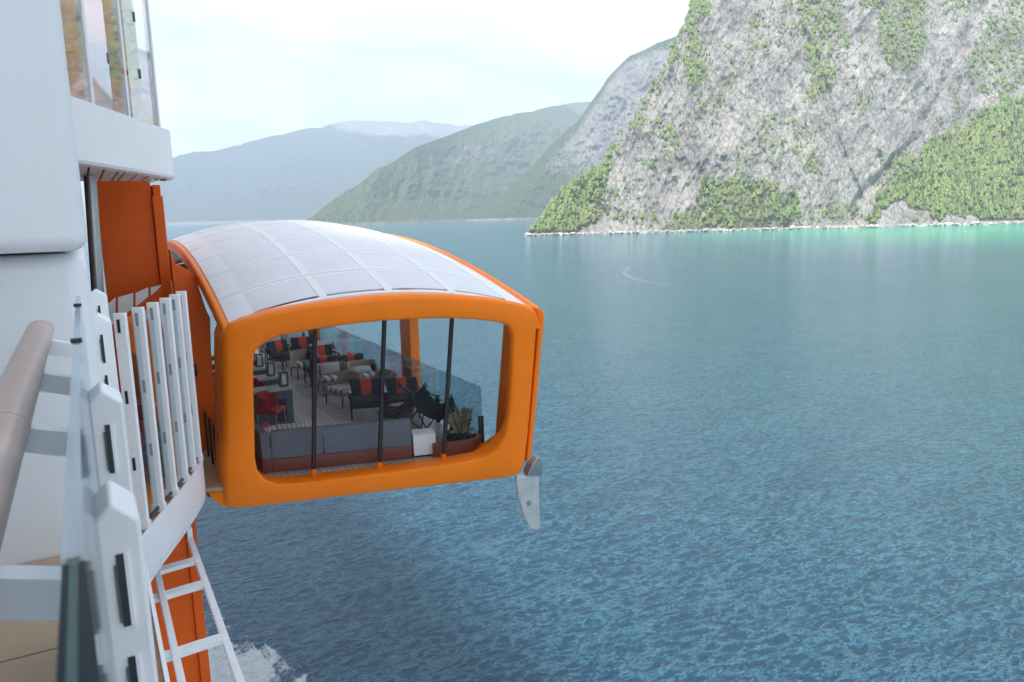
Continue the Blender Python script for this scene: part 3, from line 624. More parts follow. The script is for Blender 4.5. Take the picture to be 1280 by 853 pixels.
# carriage plate of the platform (built with the platform below)
# ------------------------------------------------------------------ windscreen fins on the lower terrace
ws = thing('glass_windscreen', 'lower curved windscreen of tall white fins and glass beside the orange platform', 'windscreen', (.8, 11.4, -3.8))
allb = list(finb)
def fin(par, base, ztop, zbot, tang, w=.07, dpt=.17, clamps=(.03, .35, .66), foot=True):
    nx_, ny_ = tang[1], -tang[0]                      # outward normal
    c = np.array([base[0], base[1]])
    pts = [(-w/2, -dpt*.5), (w/2, -dpt*.5), (w/2, dpt*.42), (0, dpt*.5), (-w/2, dpt*.42)]
    poly = [(c[0]+tang[0]*a+nx_*b, c[1]+tang[1]*a+ny_*b, zbot) for a, b in pts]
    o = MB().prism(poly, (0, 0, ztop-zbot)).build('fin', 'white', par, bevel=.008)
    H = ztop-zbot
    for q in clamps:
        z = ztop-H*q-.07; cc = c - np.array([tang[0], tang[1]])*(w/2+.004)+np.array([nx_, ny_])*(-.015)
        MB().box((cc[0], cc[1], z), (.03, .022, .16), rz=math.atan2(ny_, nx_)).build('clamp', 'rubber', o)
    if foot:
        fp = [(c[0]+nx_*(-.1)+tang[0]*a, c[1]+ny_*(-.1)+tang[1]*a, z) for a, z in ((-.05, zbot), (.05, zbot), (.05, zbot+.10), (-.05, zbot+.10))]
        MB().prism(fp, (nx_*.18, ny_*.18, 0)).build('foot', 'white', o)
    return o
for i, b in enumerate(allb):
    a = allb[max(i-1, 0)]; d = allb[min(i+1, len(allb)-1)]; tg = (np.array(d)-np.array(a))[:2]; tg /= np.linalg.norm(tg)
    fin(ws, (b[0]-.045, b[1]), -1.07, -3.80, tg, w=.075, dpt=.15)
for i in range(len(allb)-1):
    a, b = np.array(allb[i]), np.array(allb[i+1]); tg = (b-a)[:2]/np.linalg.norm((b-a)[:2]); a2, b2 = a[:2]+tg*.05-np.array([.045, 0]), b[:2]-tg*.05-np.array([.045, 0])
    nn = np.array([tg[1], -tg[0]])*.006
    MB().prism([(a2[0], a2[1], -3.72), (b2[0], b2[1], -3.72), (b2[0], b2[1], -1.14), (a2[0], a2[1], -1.14)], (nn[0], nn[1], 0)).build('glass_pane', 'glass_rail' if i % 2 else 'glass', ws)
    MB().bar([(a2[0], a2[1], -3.74), (b2[0], b2[1], -3.74)], .03, .04).build('base_channel', 'rubber', ws)
# nearest fins seen past the balcony posts
b0 = np.array(allb[0]); 
for k, (p_, zt) in enumerate((((.20, 9.35), -1.07), ((.15, 8.75), -1.07))):
    pass
# upper windscreen
wu = thing('glass_windscreen', 'upper windscreen of glass panes and white posts on the overhead terrace', 'windscreen', (.8, 13, 1.55))
ua = cr(ue, 200); sel = [onZ(*p, 1.56) for p in [(92, 122), (121, 130), (148, 141), (166, 147), (186, 153.5), (203, 159.5)]]
for i, b in enumerate(sel):
    a = sel[max(i-1, 0)]; d = sel[min(i+1, len(sel)-1)]; tg = (np.array(d)-np.array(a))[:2]; tg /= np.linalg.norm(tg)
    if i in (1, 3, 5): fin(wu, (b[0]-.07, b[1]+.02), 4.6, 1.555, tg, w=.075, dpt=.10, clamps=(.30, .60), foot=False)
for i in range(len(sel)-1):
    a, b = np.array(sel[i]), np.array(sel[i+1]); tg = (b-a)[:2]/np.linalg.norm((b-a)[:2]); a2, b2 = a[:2]+tg*.012-np.array([.06, 0]), b[:2]-tg*.012-np.array([.06, 0]); nn = np.array([tg[1], -tg[0]])*.008
    MB().prism([(a2[0], a2[1], 1.565), (b2[0], b2[1], 1.565), (b2[0], b2[1], 4.4), (a2[0], a2[1], 4.4)], (nn[0], nn[1], 0)).build('glass_pane', 'glass_high', wu)
    if i in (1, 3):
        for z in (2.3, 3.15): MB().box((b2[0], b2[1], z), (.05, .03, .14), rz=math.atan2(tg[1], tg[0])).build('clamp', 'rubber', wu)
# stored stack of dark chairs behind the upper glass
# ------------------------------------------------------------------ the balcony railing in the foreground
br = thing('balcony_railing', 'near balcony railing with grey handrail, glass panes and white slotted posts', 'railing', (0, 1.8, -1.6))
HX = -.198
hp = [(HX, -.4, -.45), (HX, .6, -.45), (HX, 1.63, -.45), (HX, 3.90, -.45), (HX, 4.02, -.452)]
MB().tube([hp[0], hp[1], (HX, 1.98, -.45)], .052, 24, sy=.8).build('handrail', mat('handrail_timber', (.52, .36, .29), .38, var=.14, scale=5, bump=.05, bscale=20, coat=.15), br, smooth=True)
MB().tube([(HX, 1.985, -.45), (HX, 3.86, -.45), (HX, 3.93, -.452), (HX, 3.965, -.456)], [.052, .052, .043, .024], 24, sy=.8).build('handrail', bpy.data.materials['handrail_timber'], br, smooth=True)
for y in (1.22, 2.10, 2.86, 3.66):
    MB().bar([(HX+.03, y, -.50), (-.12, y, -.515), (-.05, y, -.535)], .05, .062).build('bracket', 'white', br)
for (y0, y1) in ((-.3, .672), (.70, 3.35)):
    gp = MB().span(*((-.039, -.026) if y0 < 0 else (-.043, -.028)), y0, y1, -1.55, -.274).build('glass_pane', 'glass_balc', br)
    if y0 < 0:
        MB().span(-.0405, -.0362, y0, y1+.002, -1.55, -.268).build('glass_edge', 'glass_edge', gp)
        MB().span(-.0361, -.0289, y0, y1+.001, -1.56, -.270).build('glass_core', 'glass_core', gp)
        MB().span(-.0288, -.0245, y0, y1+.002, -1.55, -.268).build('glass_edge', 'glass_edge', gp)
    for z in (-.42, -.8): pass
for y in (2.05, 2.95):
    MB().box((-.036, y, -.272), (.024, .022, .010)).build('clip', 'rubber', br)
def bpost(yc, w, zt, x0):
    pts = [(x0, zt-.02), (x0+w*.42, zt+.012), (x0+w, zt-.03), (x0+w, -1.9), (x0, -1.9)]
    o = MB().prism([(a, yc, z) for a, z in pts], (0, .16, 0)).build('post', 'white', br, bevel=.008, seg=3)
    for k, (z1, z0) in enumerate(((-.09, -.235), (-.30, -.56))):
        cx_ = x0+w*.47
        MB().span(cx_-.0065, cx_+.0065, yc-.004, yc+.02, zt+z0, zt+z1).build('clamp', 'rubber', o)
        MB().span(cx_-.011, cx_-.0065, yc-.006, yc+.02, zt+z0+.01, zt+z1-.02).build('glass_edge', 'glass_core', o)
        MB().span(cx_+.0065, cx_+.013, yc-.007, yc+.02, zt+z0, zt+z1).build('clamp_plate', 'white', o)
    return o
bpost(1.54, .078, -.525, -.036); bpost(2.43, .090, -.485, -.034); bpost(4.35, .098, -.470, -.010); bpost(5.6, .10, -.44, .005)

# ------------------------------------------------------------------ white outrigger frame below
lf = thing('outrigger_frame', 'white horizontal ladder frame of two rails and cross bars below the terrace', 'frame', (.75, 10.5, -5.0))
MB().bar([(.455, 6.5, -5.0), (.455, 12.6, -5.0)], .08, .09).build('rail', 'white', lf, bevel=.008)
ra = MB().bar([(1.012, 6.5, -5.0), (1.012, 12.55, -5.0)], .085, .09).build('rail', 'white', lf, bevel=.008)
MB().span(.975, 1.05, 12.45, 12.6, -4.952, -4.80).build('end_cap', 'white', lf, bevel=.008)
for y in (7.6, 9.15, 10.75, 11.6):
    MB().bar([(-.15, y+.02, -5.03), (.42, y+.02, -5.03), (.7, y, -5.0), (1.0, y-.03, -4.97)], .17, .06).build('cross_bar', 'white', lf)

# ------------------------------------------------------------------ the orange platform
pf = thing('lift_platform', 'orange framed cantilevered platform with white arched canopy hanging over the water', 'platform', (4.2, 20, -4.9))
BL = onZ(283, 640, -4.9); BR = onZ(655, 598, -4.9); TL = onY(281, 412, BL[1]-.65)
e1 = (BR-BL)/np.linalg.norm(BR-BL); nrm = np.cross(BR-BL, TL-BL); nrm /= np.linalg.norm(nrm)
if nrm[1] > 0: nrm = -nrm
def onF(px, py, off=0.0):                   # on the raked end plane, shifted `off` metres along +Y
    d = ray(px, py); P0 = BL+np.array([0, off, 0]); return d*((P0@nrm)/(d@nrm))
YF = np.array([0, 1.0, 0])
outer_px = [(279, 424), (282, 415), (288, 408), (305.5, 400), (341, 389.5), (380.5, 381.5), (423, 376), (475, 370), (517, 368), (564, 368.5), (616, 372.5), (650, 378.5), (664, 382.5), (672, 388), (675.5, 397), (673, 430), (669, 480), (664, 540), (659.5, 577), (656, 590), (646, 597.5), (600, 603.5), (480, 617.5), (340, 633.5), (296, 638), (284, 637), (281, 628), (280, 560), (279, 490)]
inner_px = [(317, 450), (319, 439), (333, 427), (352, 419.5), (390, 412.5), (430, 406.5), (475, 401.5), (520, 399), (562, 398), (600, 400), (626, 403.2), (637, 407), (642, 418), (641.5, 440), (640, 480), (637, 520), (632, 545), (622, 562), (606, 572.5), (566, 580.5), (460, 594.5), (385, 603.5), (348, 606), (332, 601), (322, 589), (319, 572), (318, 520), (317, 480)]
def loop(pix, n, start):
    p = np.array(pix+[pix[0]], float); p = cr(p, 500)[:-1]; p = np.vstack([p, p[:1]])
    c = p[:-1].mean(0); an = np.unwrap(np.arctan2(-(p[:-1, 1]-c[1])*1.55, p[:-1, 0]-c[0])); o_ = an if an[-1] > an[0] else an[::-1]; q = p[:-1] if an[-1] > an[0] else p[:-1][::-1]
    tg = np.linspace(o_[0], o_[0]+2*math.pi, n, endpoint=False); ax = np.r_[o_, o_[0]+2*math.pi]; qx = np.vstack([q, q[:1]])
    a0 = o_[0]; tg = a0 + ((np.linspace(0, 2*math.pi, n, endpoint=False) - a0) % (2*math.pi)); tg = np.sort(tg)
    r = np.stack([np.interp(tg, ax, qx[:, 0]), np.interp(tg, ax, qx[:, 1])], 1)
    key = np.round((tg % (2*math.pi)), 5); return r[np.argsort(key)]
NL = 240
Lo = np.array([onF(*p) for p in loop(outer_px, NL, 0)]); Li = np.array([onF(*p) for p in loop(inner_px, NL, 0)])
def inset(Lp, C, m): v = C-Lp; return Lp+v/np.linalg.norm(v, axis=1)[:, None]*m
cen = Lo.mean(0)
rows = []
DEP = 0.46
for s_, k in ((1.0, .75), (1.0, .19), (.985, .13), (.955, .075), (.91, .03), (.86, .005)):
    pass
prof = [(.0, .95), (.0, .17), (.010, .115), (.028, .07), (.060, .028), (.10, .003)]
for ins, dy in prof: rows.append(inset(Lo, cen, ins)+YF*dy)
ceni = Li.mean(0)
for out, dy in ((.05, 0.0), (.02, .008), (.0, .03)): rows.append(inset(Li, ceni, -out)+YF*dy)
dv_ = DEP-.33*np.clip((Li[:, 0]-5.75)/.6, 0, 1)*np.clip((Li[:, 2]+4.45)/.75, 0, 1)
rows += [Li+YF*(dv_*.45)[:, None], Li+YF*dv_[:, None], inset(Li, ceni, -.10)+YF*(dv_+.01)[:, None], inset(Li, ceni, -.16)+YF*np.minimum(.95, dv_*2)[:, None]]
MB().quadgrid([list(map(tuple, r)) for r in rows], closed_u=True).build('end_frame', 'orange', pf, smooth=True, sharp=50)
# window glass, set in the frame
gi = inset(Li, ceni, -.03)+YF*.40
MB().poly([tuple(p) for p in gi[::3]]).build('window_pane', 'glass_window', pf)
# mullions
for (a, b) in (((393.5, 411), (392, 589)), ((480.5, 400), (474.5, 580)), ((565, 397), (554.5, 570))):
    A, Bm = onF(*a, .36), onF(*b, .36); d_ = (A-Bm)/np.linalg.norm(A-Bm); A = A+d_*.12; Bm = Bm+d_*.03
    mu = MB().tube([A, Bm], .040, 12).build('mullion', 'black', pf, smooth=True)
    MB().tube([Bm+d_*.02, Bm-d_*.10], .046, 12).build('mullion_foot', 'orange', mu, smooth=True)
# outboard cheek of the end frame: thin fairing behind a dark joint
ck = [(671, 384.5), (680.5, 388), (683.5, 397), (679, 440), (673, 510), (667, 570), (661, 578), (666, 520), (672, 455), (676.5, 405), (676, 395)]
ckp = [onF(p[0]-2.5, p[1], .16) for p in ck]; MB().prism(ckp, (0, 1.3, 0)).build('frame_cheek', 'orange', pf, bevel=.02)

# roof: double-curved canopy
YC = 20.0
def yn(s): return TL[1] + .10 + (onF(675, 390)[1]-TL[1])*s
XL, XR = 1.86, 6.80
def roof_pt(s, v, dz=0.0):
    y0 = yn(s); y = y0+(2*(YC)-2*y0)*v; tt = 2*v-1
    x = XL+(XR-XL)*s + 0.0
    return np.array([x, y, -.47-1.25*tt*tt+.43*(1-abs(2*s-1)**2.2)+dz])
def surf(s0, s1, v0, v1, ns, nv, dz): return [[roof_pt(s0+(s1-s0)*j/ns, v0+(v1-v0)*i/nv, dz) for j in range(ns+1)] for i in range(nv+1)]
def slab(s0, s1, v0, v1, ns, nv, z0, z1):
    b = MB(); top = surf(s0, s1, v0, v1, ns, nv, z1); bot = surf(s0, s1, v0, v1, ns, nv, z0); b.quadgrid(top); b.quadgrid([r[::-1] for r in bot])
    b.quadgrid([[p for p in top[0]], [p for p in bot[0]]]); b.quadgrid([bot[-1], top[-1]]); b.quadgrid([[r[0] for r in bot], [r[0] for r in top]]); b.quadgrid([[r[-1] for r in top], [r[-1] for r in bot]]); return b
NV = 13; vb = np.linspace(.0, 1.0, NV+1); sb_ = [.075, .305, .515, .725, .925]
cb_ = MB()
for (u0, u1) in [(.012, sb_[0]+.012)]+[(q-.012, q+.012) for q in sb_[1:-1]]+[(sb_[-1]-.012, .988)]:
    q = slab(u0, u1, .012, .988, 6, 78, -.09, -.003); o_ = len(cb_.v); cb_.v += q.v; cb_.f += [tuple(o_+i for i in f) for f in q.f]
canopy = cb_.build('canopy_frame', 'roof_rib', pf, smooth=True)
for i in range(NV+1):
    v0, v1 = max(.013, vb[i]-.0065), min(.987, vb[i]+.0075)
    slab(sb_[0], sb_[-1], v0, v1, 40, 2, -.08, -.005).build('cross_rib', 'roof_rib', canopy, smooth=True)
for i in range(NV):
    for j in range(4):
        slab(sb_[j]+.011, sb_[j+1]-.011, max(.019, vb[i]+.006), min(.981, vb[i+1]-.005), 10, 6, -.024, -.010).build('roof_panel', 'roof_panel', canopy, smooth=True)
    if i: slab(.014, .986, vb[i]-.0009, vb[i]+.0009, 40, 1, -.012, .0005).build('seam', mat('seam_grey', (.60, .61, .63), .5) if 'seam_grey' not in bpy.data.materials else bpy.data.materials['seam_grey'], canopy)
# edge rims of the canopy
for s_, sg in ((0.0, -1), (1.0, 1)):
    b = MB(); rws = []
    for i in range(61):
        v = .005+.99*i/60; p = roof_pt(s_, v); i0 = -sg
        if sg > 0: pr = [(.02, .035), (.10, .03), (.16, -.03), (.17, -.12), (.15, -.30), (.02, -.34), (-.10, -.20), (-.11, -.02)]
        else: pr = [(.03, -.005), (.055, -.03), (.06, -.10), (.05, -.22), (.0, -.26), (-.14, -.22), (-.14, -.04), (-.07, .0)]
        rws.append([p+np.array([sg*a, 0, z]) for a, z in pr])
    b.quadgrid(rws, closed_u=True); o0 = b.f; n_ = 8; b.f.append(tuple(range(8))); b.f.append(tuple(60*8+q for q in range(8))[::-1]); b.build('roof_rim', 'orange', pf, smooth=True, sharp=45)
# far end frame: mirrored simple ring
Lo2, Li2 = Lo.copy(), Li.copy(); Lo2[:, 1] = 2*YC-Lo[:, 1]; Li2[:, 1] = 2*YC-Li[:, 1]
MB().quadgrid([list(map(tuple, r)) for r in (Lo2-YF*.95, Lo2-YF*.15, inset(Lo2, Lo2.mean(0), .1), Li2, Li2-YF*DEP, inset(Li2, Li2.mean(0), -.16)-YF*.95)], closed_u=True).build('end_frame', 'orange', pf, smooth=True, sharp=50)
# floor slab with skewed ends
FZ = -4.5
def ynf(x): return BL[1]+(BR[1]-BL[1])*(x-BL[0])/(BR[0]-BL[0])
sx0, sx1 = 1.60, 6.62
quad = [(sx0, ynf(sx0)+.45), (sx1, ynf(sx1)+.45), (sx1, 2*YC-ynf(sx1)-.45), (sx0, 2*YC-ynf(sx0)-.45)]
MB().prism([(x, y, FZ-.06) for x, y in quad], (0, 0, .06)).build('deck_floor', 'floor', pf)
q2 = [(1.66, ynf(1.66)+.55), (6.72, ynf(6.72)+.55), (6.72, 2*YC-ynf(6.72)-.55), (1.66, 2*YC-ynf(1.66)-.55)]
MB().prism([(x, y, -4.93) for x, y in q2], (0, 0, .365)).build('chassis', 'orange', pf, bevel=.03)
# outboard pillars and guard glass
def pillar(px, py, x, w, d, lean):
    p = onX(px, py, x); z1 = float(np.interp(p[1], [11, 14.2, 20, 26, 29], [-1.85, -1.1, -.72, -1.1, -1.85]))
    b = MB(); rws = []
    for k in range(7):
        f = k/6; z = FZ+(z1-FZ)*f; fl = w*(1+.5*max(0, f-.75)/.25+.25*max(0, .2-f)/.2); rws.append([(x-.13, p[1]-fl/2, z), (x+.13, p[1]-fl/2, z), (x+.13, p[1]+fl/2, z), (x-.13, p[1]+fl/2, z)])
    b.quadgrid(rws, closed_u=True); b.f.append((0, 1, 2, 3)); b.build('pillar', 'orange', pf, bevel=.03)
    return p
pillar(513, 440, 6.60, .62, .26, 0); pillar(393, 425, 6.60, .7, .26, 0)
RX, RT = 6.45, -3.3
yy = ynf(RX)+1.0; k = 0
while yy < 27.5:
    y1 = yy+1.05
    MB().span(RX-.006, RX+.006, yy+.01, y1-.01, FZ+.02, RT).build('guard_pane', 'glass_pink' if k in (4, 8) else 'glass_rail', pf)
    if k % 2 == 0: MB().tube([(RX-.03, yy, FZ), (RX-.03, yy, FZ+.62)], .055, 12).build('guard_post', 'black', pf, smooth=True)
    yy = y1; k += 1
for a_, b_ in (((5.9, 12.95), (6.28, 13.02)), ((6.28, 13.02), (6.43, 13.3))): pass
# inboard guard glass, ledge and brackets
for k in range(5):
    y0 = 13.55+k*.55
    MB().span(1.70, 1.712, y0, y0+.52, -4.44, -3.55).build('guard_pane', 'glass_rail', pf)
    MB().tube([(1.70, y0-.015, -4.5), (1.70, y0-.015, -3.6)], .018, 8).build('guard_post', 'black', pf)
MB().prism([(1.40, 13.35, -4.56), (1.72, 13.2, -4.56), (1.72, 17.0, -4.56), (1.40, 17.0, -4.56)], (0, 0, .07)).build('boarding_ledge', 'beige', pf)
MB().prism([(1.42, 13.36, -4.575), (1.72, 13.20, -4.575), (1.72, 13.25, -4.88), (1.56, 13.33, -4.80)], (0, .35, 0)).build('ledge_bracket', 'orange', pf, bevel=.02)
MB().span(1.46, 1.70, 13.7, 17.0, -4.78, -4.58).build('ledge_beam', 'black', pf)
# carriage plate linking platform and tower
cp_px = [(212, 312), (219, 330), (236, 338), (246, 352), (258, 388), (263, 398), (264, 440), (267, 470), (269, 520), (263, 590), (236, 588), (226, 470), (217, 360)]
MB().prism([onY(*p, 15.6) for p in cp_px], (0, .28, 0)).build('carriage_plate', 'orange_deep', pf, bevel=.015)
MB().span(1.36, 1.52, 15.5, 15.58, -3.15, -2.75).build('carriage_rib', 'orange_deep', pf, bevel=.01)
cb = onY(241, 463, 15.55); cm_ = MB().box((cb[0], cb[1], cb[2]), (.15, .10, .24)).build('sensor_box', 'rubber', pf, bevel=.03)
MB().box((cb[0], cb[1]+.01, cb[2]-.17), (.24, .10, .03)).build('sensor_shelf', 'orange_deep', pf)
# tail leg hanging at the outboard corner
def onT(px, py): d = ray(px, py); P0 = onF(660, 590, .16); n_ = np.array([.25, -1, 0]); return d*((P0@n_)/(d@n_))
tlp = [(645.5, 597), (674, 592), (674.5, 625), (676, 661), (671, 663.5), (663, 662), (655, 645), (648.5, 622)]
MB().prism([onT(*p) for p in tlp], (.04, .16, 0)).build('tail_leg', 'greysteel', pf, bevel=.03)
bc = onT(660.5, 629); MB().tube([bc+np.array([0, .02, 0]), bc+np.array([.006, -.035, 0])], .045, 16).build('tail_bolt', 'steel', pf, smooth=True)
tb_ = [(658, 594), (675.5, 594), (676, 574), (671, 571), (664, 580)]; MB().prism([onT(*p)+np.array([0, -.05, 0]) for p in tb_], (.03, .25, 0)).build('tail_bracket', 'steel', pf, bevel=.01)

# ------------------------------------------------------------------ furniture on the platform
def Rz(a): return Matrix.Rotation(a, 3, 'Z')
def Rx(a): return Matrix.Rotation(a, 3, 'X')
def make_armchair(label, loc, rz, group):
    t = thing('armchair', label, 'armchair', loc, group, rz, local=True); w, d = .78, .72
    for sx in (-1, 1):
        for sy in (-1, 1):
            zt = .62 if sy < 0 else .66
            MB().tube([(sx*(w/2-.03), sy*(d/2-.03), 0), (sx*(w/2-.03), sy*(d/2-.04), zt)], [.020, .028], 8).build('leg', 'black', t, local=True, smooth=True)
        MB().bar([(sx*(w/2-.03), -d/2-.02, .63), (sx*(w/2-.03), d/2, .655)], .055, .035).build('armrest', 'black', t, local=True)
    MB().box((0, 0, .30), (w-.04, d-.04, .07)).build('seat_frame', 'black', t, bevel=.01, local=True)
    MB().box((0, -.02, .40), (w-.12, d-.06, .13)).build('seat_cushion', 'charcoal', t, bevel=.04, seg=3, local=True)
    b = MB().box((0, d/2-.10, .62), (w-.06, .14, .40), R=Rx(-.18)).build('back_cushion', 'charcoal', t, bevel=.04, seg=3, local=True)
    MB().box((0, d/2-.105, .622), (.27, .152, .412), R=Rx(-.18)).build('orange_band', 'orange_fabric', b, bevel=.04, seg=3, local=True)
    return t
def make_rattan(label, loc, rz, group):
    t = thing('rattan_sofa', label, 'sofa', loc, group, rz, local=True); w, d = .76, .74
    for sx in (-1, 1):
        for sy in (-1, 1): MB().tube([(sx*(w/2-.04), sy*(d/2-.04), 0), (sx*(w/2-.05), sy*(d/2-.06), .30)], [.016, .022], 8).build('leg', 'black', t, local=True, smooth=True)
    MB().box((0, 0, .31), (w, d, .06)).build('seat_frame', 'rattan', t, bevel=.02, local=True)
    MB().box((0, -.03, .395), (w-.06, d-.12, .115)).build('seat_cushion', 'striped', t, bevel=.045, seg=3, local=True)
    b = MB(); rws = []
    for (o_, z0) in ((0, 0), (.035, 0)):
        pass
    n = 17
    pathp = [(-w/2, -.12)] + [(-w/2+.0, .10), (-w/2+.03, d/2-.12), (-w/2+.13, d/2-.02), (w/2-.13, d/2-.02), (w/2-.03, d/2-.12), (w/2, .10), (w/2, -.12)]
    pp = smooth_poly(pathp, 2, False); m = len(pp); o0 = []
    for i, p in enumerate(pp):
        f = i/(m-1); hh = .30+.44*min(1, max(0.12, math.sin(math.pi*f)*1.5)); a, c = pp[max(i-1, 0)], pp[min(i+1, m-1)]; tg = (c-a)/np.linalg.norm(c-a); nn = np.array([tg[1], -tg[0]])*.018
        o0.append([(p[0]-nn[0], p[1]-nn[1], .30), (p[0]+nn[0], p[1]+nn[1], .30), (p[0]+nn[0]*1.2, p[1]+nn[1]*1.2+.02, hh), (p[0]-nn[0]*1.2, p[1]-nn[1]*1.2+.02, hh)])
    b.quadgrid(o0, closed_u=True); b.build('woven_back', 'rattan', t, local=True, smooth=True)
    return t
GA, GR = 'dark armchairs with an orange band on the platform', 'woven rattan seats on the platform'
A0 = make_armchair('charcoal armchair with orange band, left of the two beside the woven drum table', (5.28, 16.35, FZ), -.28, GA)
for loc, rz, lab in (((5.98, 15.95, FZ), -.32, 'charcoal armchair with orange band, right of the pair beside the orange pillar'),
    ((5.32, 20.35, FZ), math.pi, 'charcoal armchair turned away, left one behind the nearest striped rattan seat'),
    ((6.02, 20.15, FZ), math.pi, 'charcoal armchair turned away, nearest the glass rail'),
    ((5.75, 21.6, FZ), .05, 'charcoal armchair with orange pillow facing the two turned away'),
    ((5.0, 23.3, FZ), .5, 'dark armchair at the aisle behind the middle rattan seats'),
    ((5.65, 23.5, FZ), -.2, 'dark armchair with orange band next to the aisle armchair, by the rail'),
    ((5.1, 26.2, FZ), .1, 'far dark armchair with orange band near the end of the aisle'),
    ((5.85, 26.4, FZ), -.1, 'far dark armchair with orange band beside the far orange pillar')):
    copy_thing(A0, loc, rz, lab)
R0 = make_rattan('rattan seat with striped cushion and pale pillow, nearest one facing the window', (5.32, 19.15, FZ), -.05, GR)
rl = [((6.08, 18.95, FZ), -.05, 'rattan seat beside the nearest striped one, touching the glass rail'),
      ((5.20, 17.75, FZ), -1.25, 'low rattan seat seen side-on behind the left charcoal armchair'), ((5.95, 17.45, FZ), -1.45, 'rattan seat side-on directly left of the orange pillar'),
      ((5.22, 21.55, FZ), .05, 'rattan seat with striped cushion in the middle of the platform, at the aisle'), ((5.98, 22.4, FZ), -.05, 'rattan seat with two pale pillows in the middle, by the rail'),
      ((5.0, 24.85, FZ), .05, 'farther rattan seat with pale pillow at the aisle edge'), ((5.75, 25.0, FZ), -.05, 'farther rattan seat with pale pillow close to the far orange pillar')]
for loc, rz, lab in rl: copy_thing(R0, loc, rz, lab)
def pillow(label, loc, rz, w=.52, hh=.30, m='linen', tilt=-.3, cat='pillow', grp='pale lumbar pillows'):
    o = MB().pillow((0, 0, 0), w, hh, .15, Rz(rz)@Rx(tilt)).build('throw_pillow', m, None, local=True, smooth=True); o.location = (loc[0], loc[1], loc[2]+ZC); tag(o, label, cat, grp); o['_o'] = (0, 0, 0); return o
pillow('pale linen pillow on the nearest striped rattan seat', (5.30, 19.33, FZ+.60), -.05)
pillow('pale linen pillow lying on the rattan seat by the glass rail', (6.05, 19.05, FZ+.53), -.05, .55, .26, tilt=-1.1)
pillow('pale linen pillow on the middle rattan seat at the aisle', (5.9, 22.5, FZ+.60), -.05, .6, .32)
pillow('second pale linen pillow on the middle rattan seat by the rail', (6.1, 22.62, FZ+.66), .1, .55, .34)
pillow('pale linen pillow on the farther aisle rattan seat', (5.0, 25.0, FZ+.62), .05, .66, .36)
pillow('pale linen pillow on the farther rattan seat by the far pillar', (5.75, 25.2, FZ+.62), -.05, .66, .36)
# drum table, cube, butterfly chairs
dr = thing('drum_table', 'round woven brown drum table in front of the charcoal armchairs', 'side table', (5.72, 15.35, FZ), local=True)
MB().tube([(0, 0, 0), (0, 0, .06), (0, 0, .36), (0, 0, .40)], [.20, .235, .29, .285], 28).build('drum', 'drum', dr, local=True, smooth=True)
MB().tube([(0, 0, .402), (0, 0, .425)], .295, 28).build('table_top', 'beige', dr, local=True, smooth=True)
cu = onZ(530, 560, -4.25)
cubt = thing('cube_stool', 'plain white cube stool at the end of the slate sofa', 'stool', (5.27, 13.05, FZ), local=True, rz=-.26)
MB().box((0, 0, .24), (.42, .42, .40)).build('body', 'ceramic', cubt, bevel=.008, local=True); MB().box((0, 0, .02), (.37, .37, .038)).build('plinth', 'black', cubt, local=True)
def make_butterfly(label, loc, rz):
    t = thing('lounge_chair', label, 'lounge chair', loc, 'black sling lounge chairs', rz, local=True)
    b = MB(); rws = []
    for i in range(9):
        v = i/8; row = []
        for j in range(9):
            u = -1+2*j/8
            y = -.42+.86*v; z = .34+.12*abs(v-.35)**1.0+.62*max(0, v-.42)**1.15 + .20*u*u*(.6+.5*v)
            row.append((u*(.34+.10*v), y, z))
        rws.append(row)
    b.quadgrid(rws); b.quadgrid([[(p[0], p[1], p[2]-.02) for p in r][::-1] for r in rws]); b.build('sling', 'charcoal', t, local=True, smooth=True)
    for sx in (-1, 1):
        MB().tube([(sx*.34, -.42, .56), (sx*.30, .30, .01)], .016, 8).build('leg', 'black', t, local=True); MB().tube([(sx*.30, -.36, .01), (sx*.42, .42, 1.0)], .016, 8).build('leg', 'black', t, local=True)
        MB().tube([(sx*.36, -.42, .55), (sx*.40, -.05, .60), (sx*.43, .38, .92)], .018, 8).build('armrest', 'black', t, local=True)
    return t
B0 = make_butterfly('black sling lounge chair nearest the end window, beside the planter', (5.95, 13.95, FZ), 2.5)
copy_thing(B0, (6.12, 14.9, FZ), 1.9, 'black sling lounge chair against the rail behind the nearest one')
copy_thing(B0, (5.45, 14.55, FZ), -2.2, 'black sling lounge chair beside the woven drum table')
# planter with plants on a curved plinth in the corner
pl = thing('planter', 'dark planter with leafy plants on a red-brown curved plinth in the window corner', 'planter', (6.25, 12.95, FZ))
def nb(x, off): return ynf(x)+off
arc = [(5.35, nb(5.35, .62)), (5.8, nb(5.8, .62)), (6.15, nb(6.15, .66)), (6.34, nb(6.34, .85)), (6.40, nb(6.40, 1.3)), (6.40, 13.7)]
arc = smooth_poly(arc, 2, False)
MB().bar([(x, y, FZ+.13) for x, y in arc], .10, .26).build('plinth', 'redbase', pl)
MB().tube([(6.02, 13.02, FZ+.02), (6.02, 13.02, FZ+.30)], [.24, .30], 20).build('pot', 'black', pl, smooth=True)
MB().tube([(6.22, 13.35, FZ+.02), (6.22, 13.35, FZ+.30)], [.20, .24], 20).build('pot', 'black', pl, smooth=True)
M['plant'] = mat('planter_leaf', (.10, .15, .05), .6, var=.4, scale=9); M['dryplant'] = mat('dry_leaf', (.30, .27, .16), .7, var=.3, scale=9)
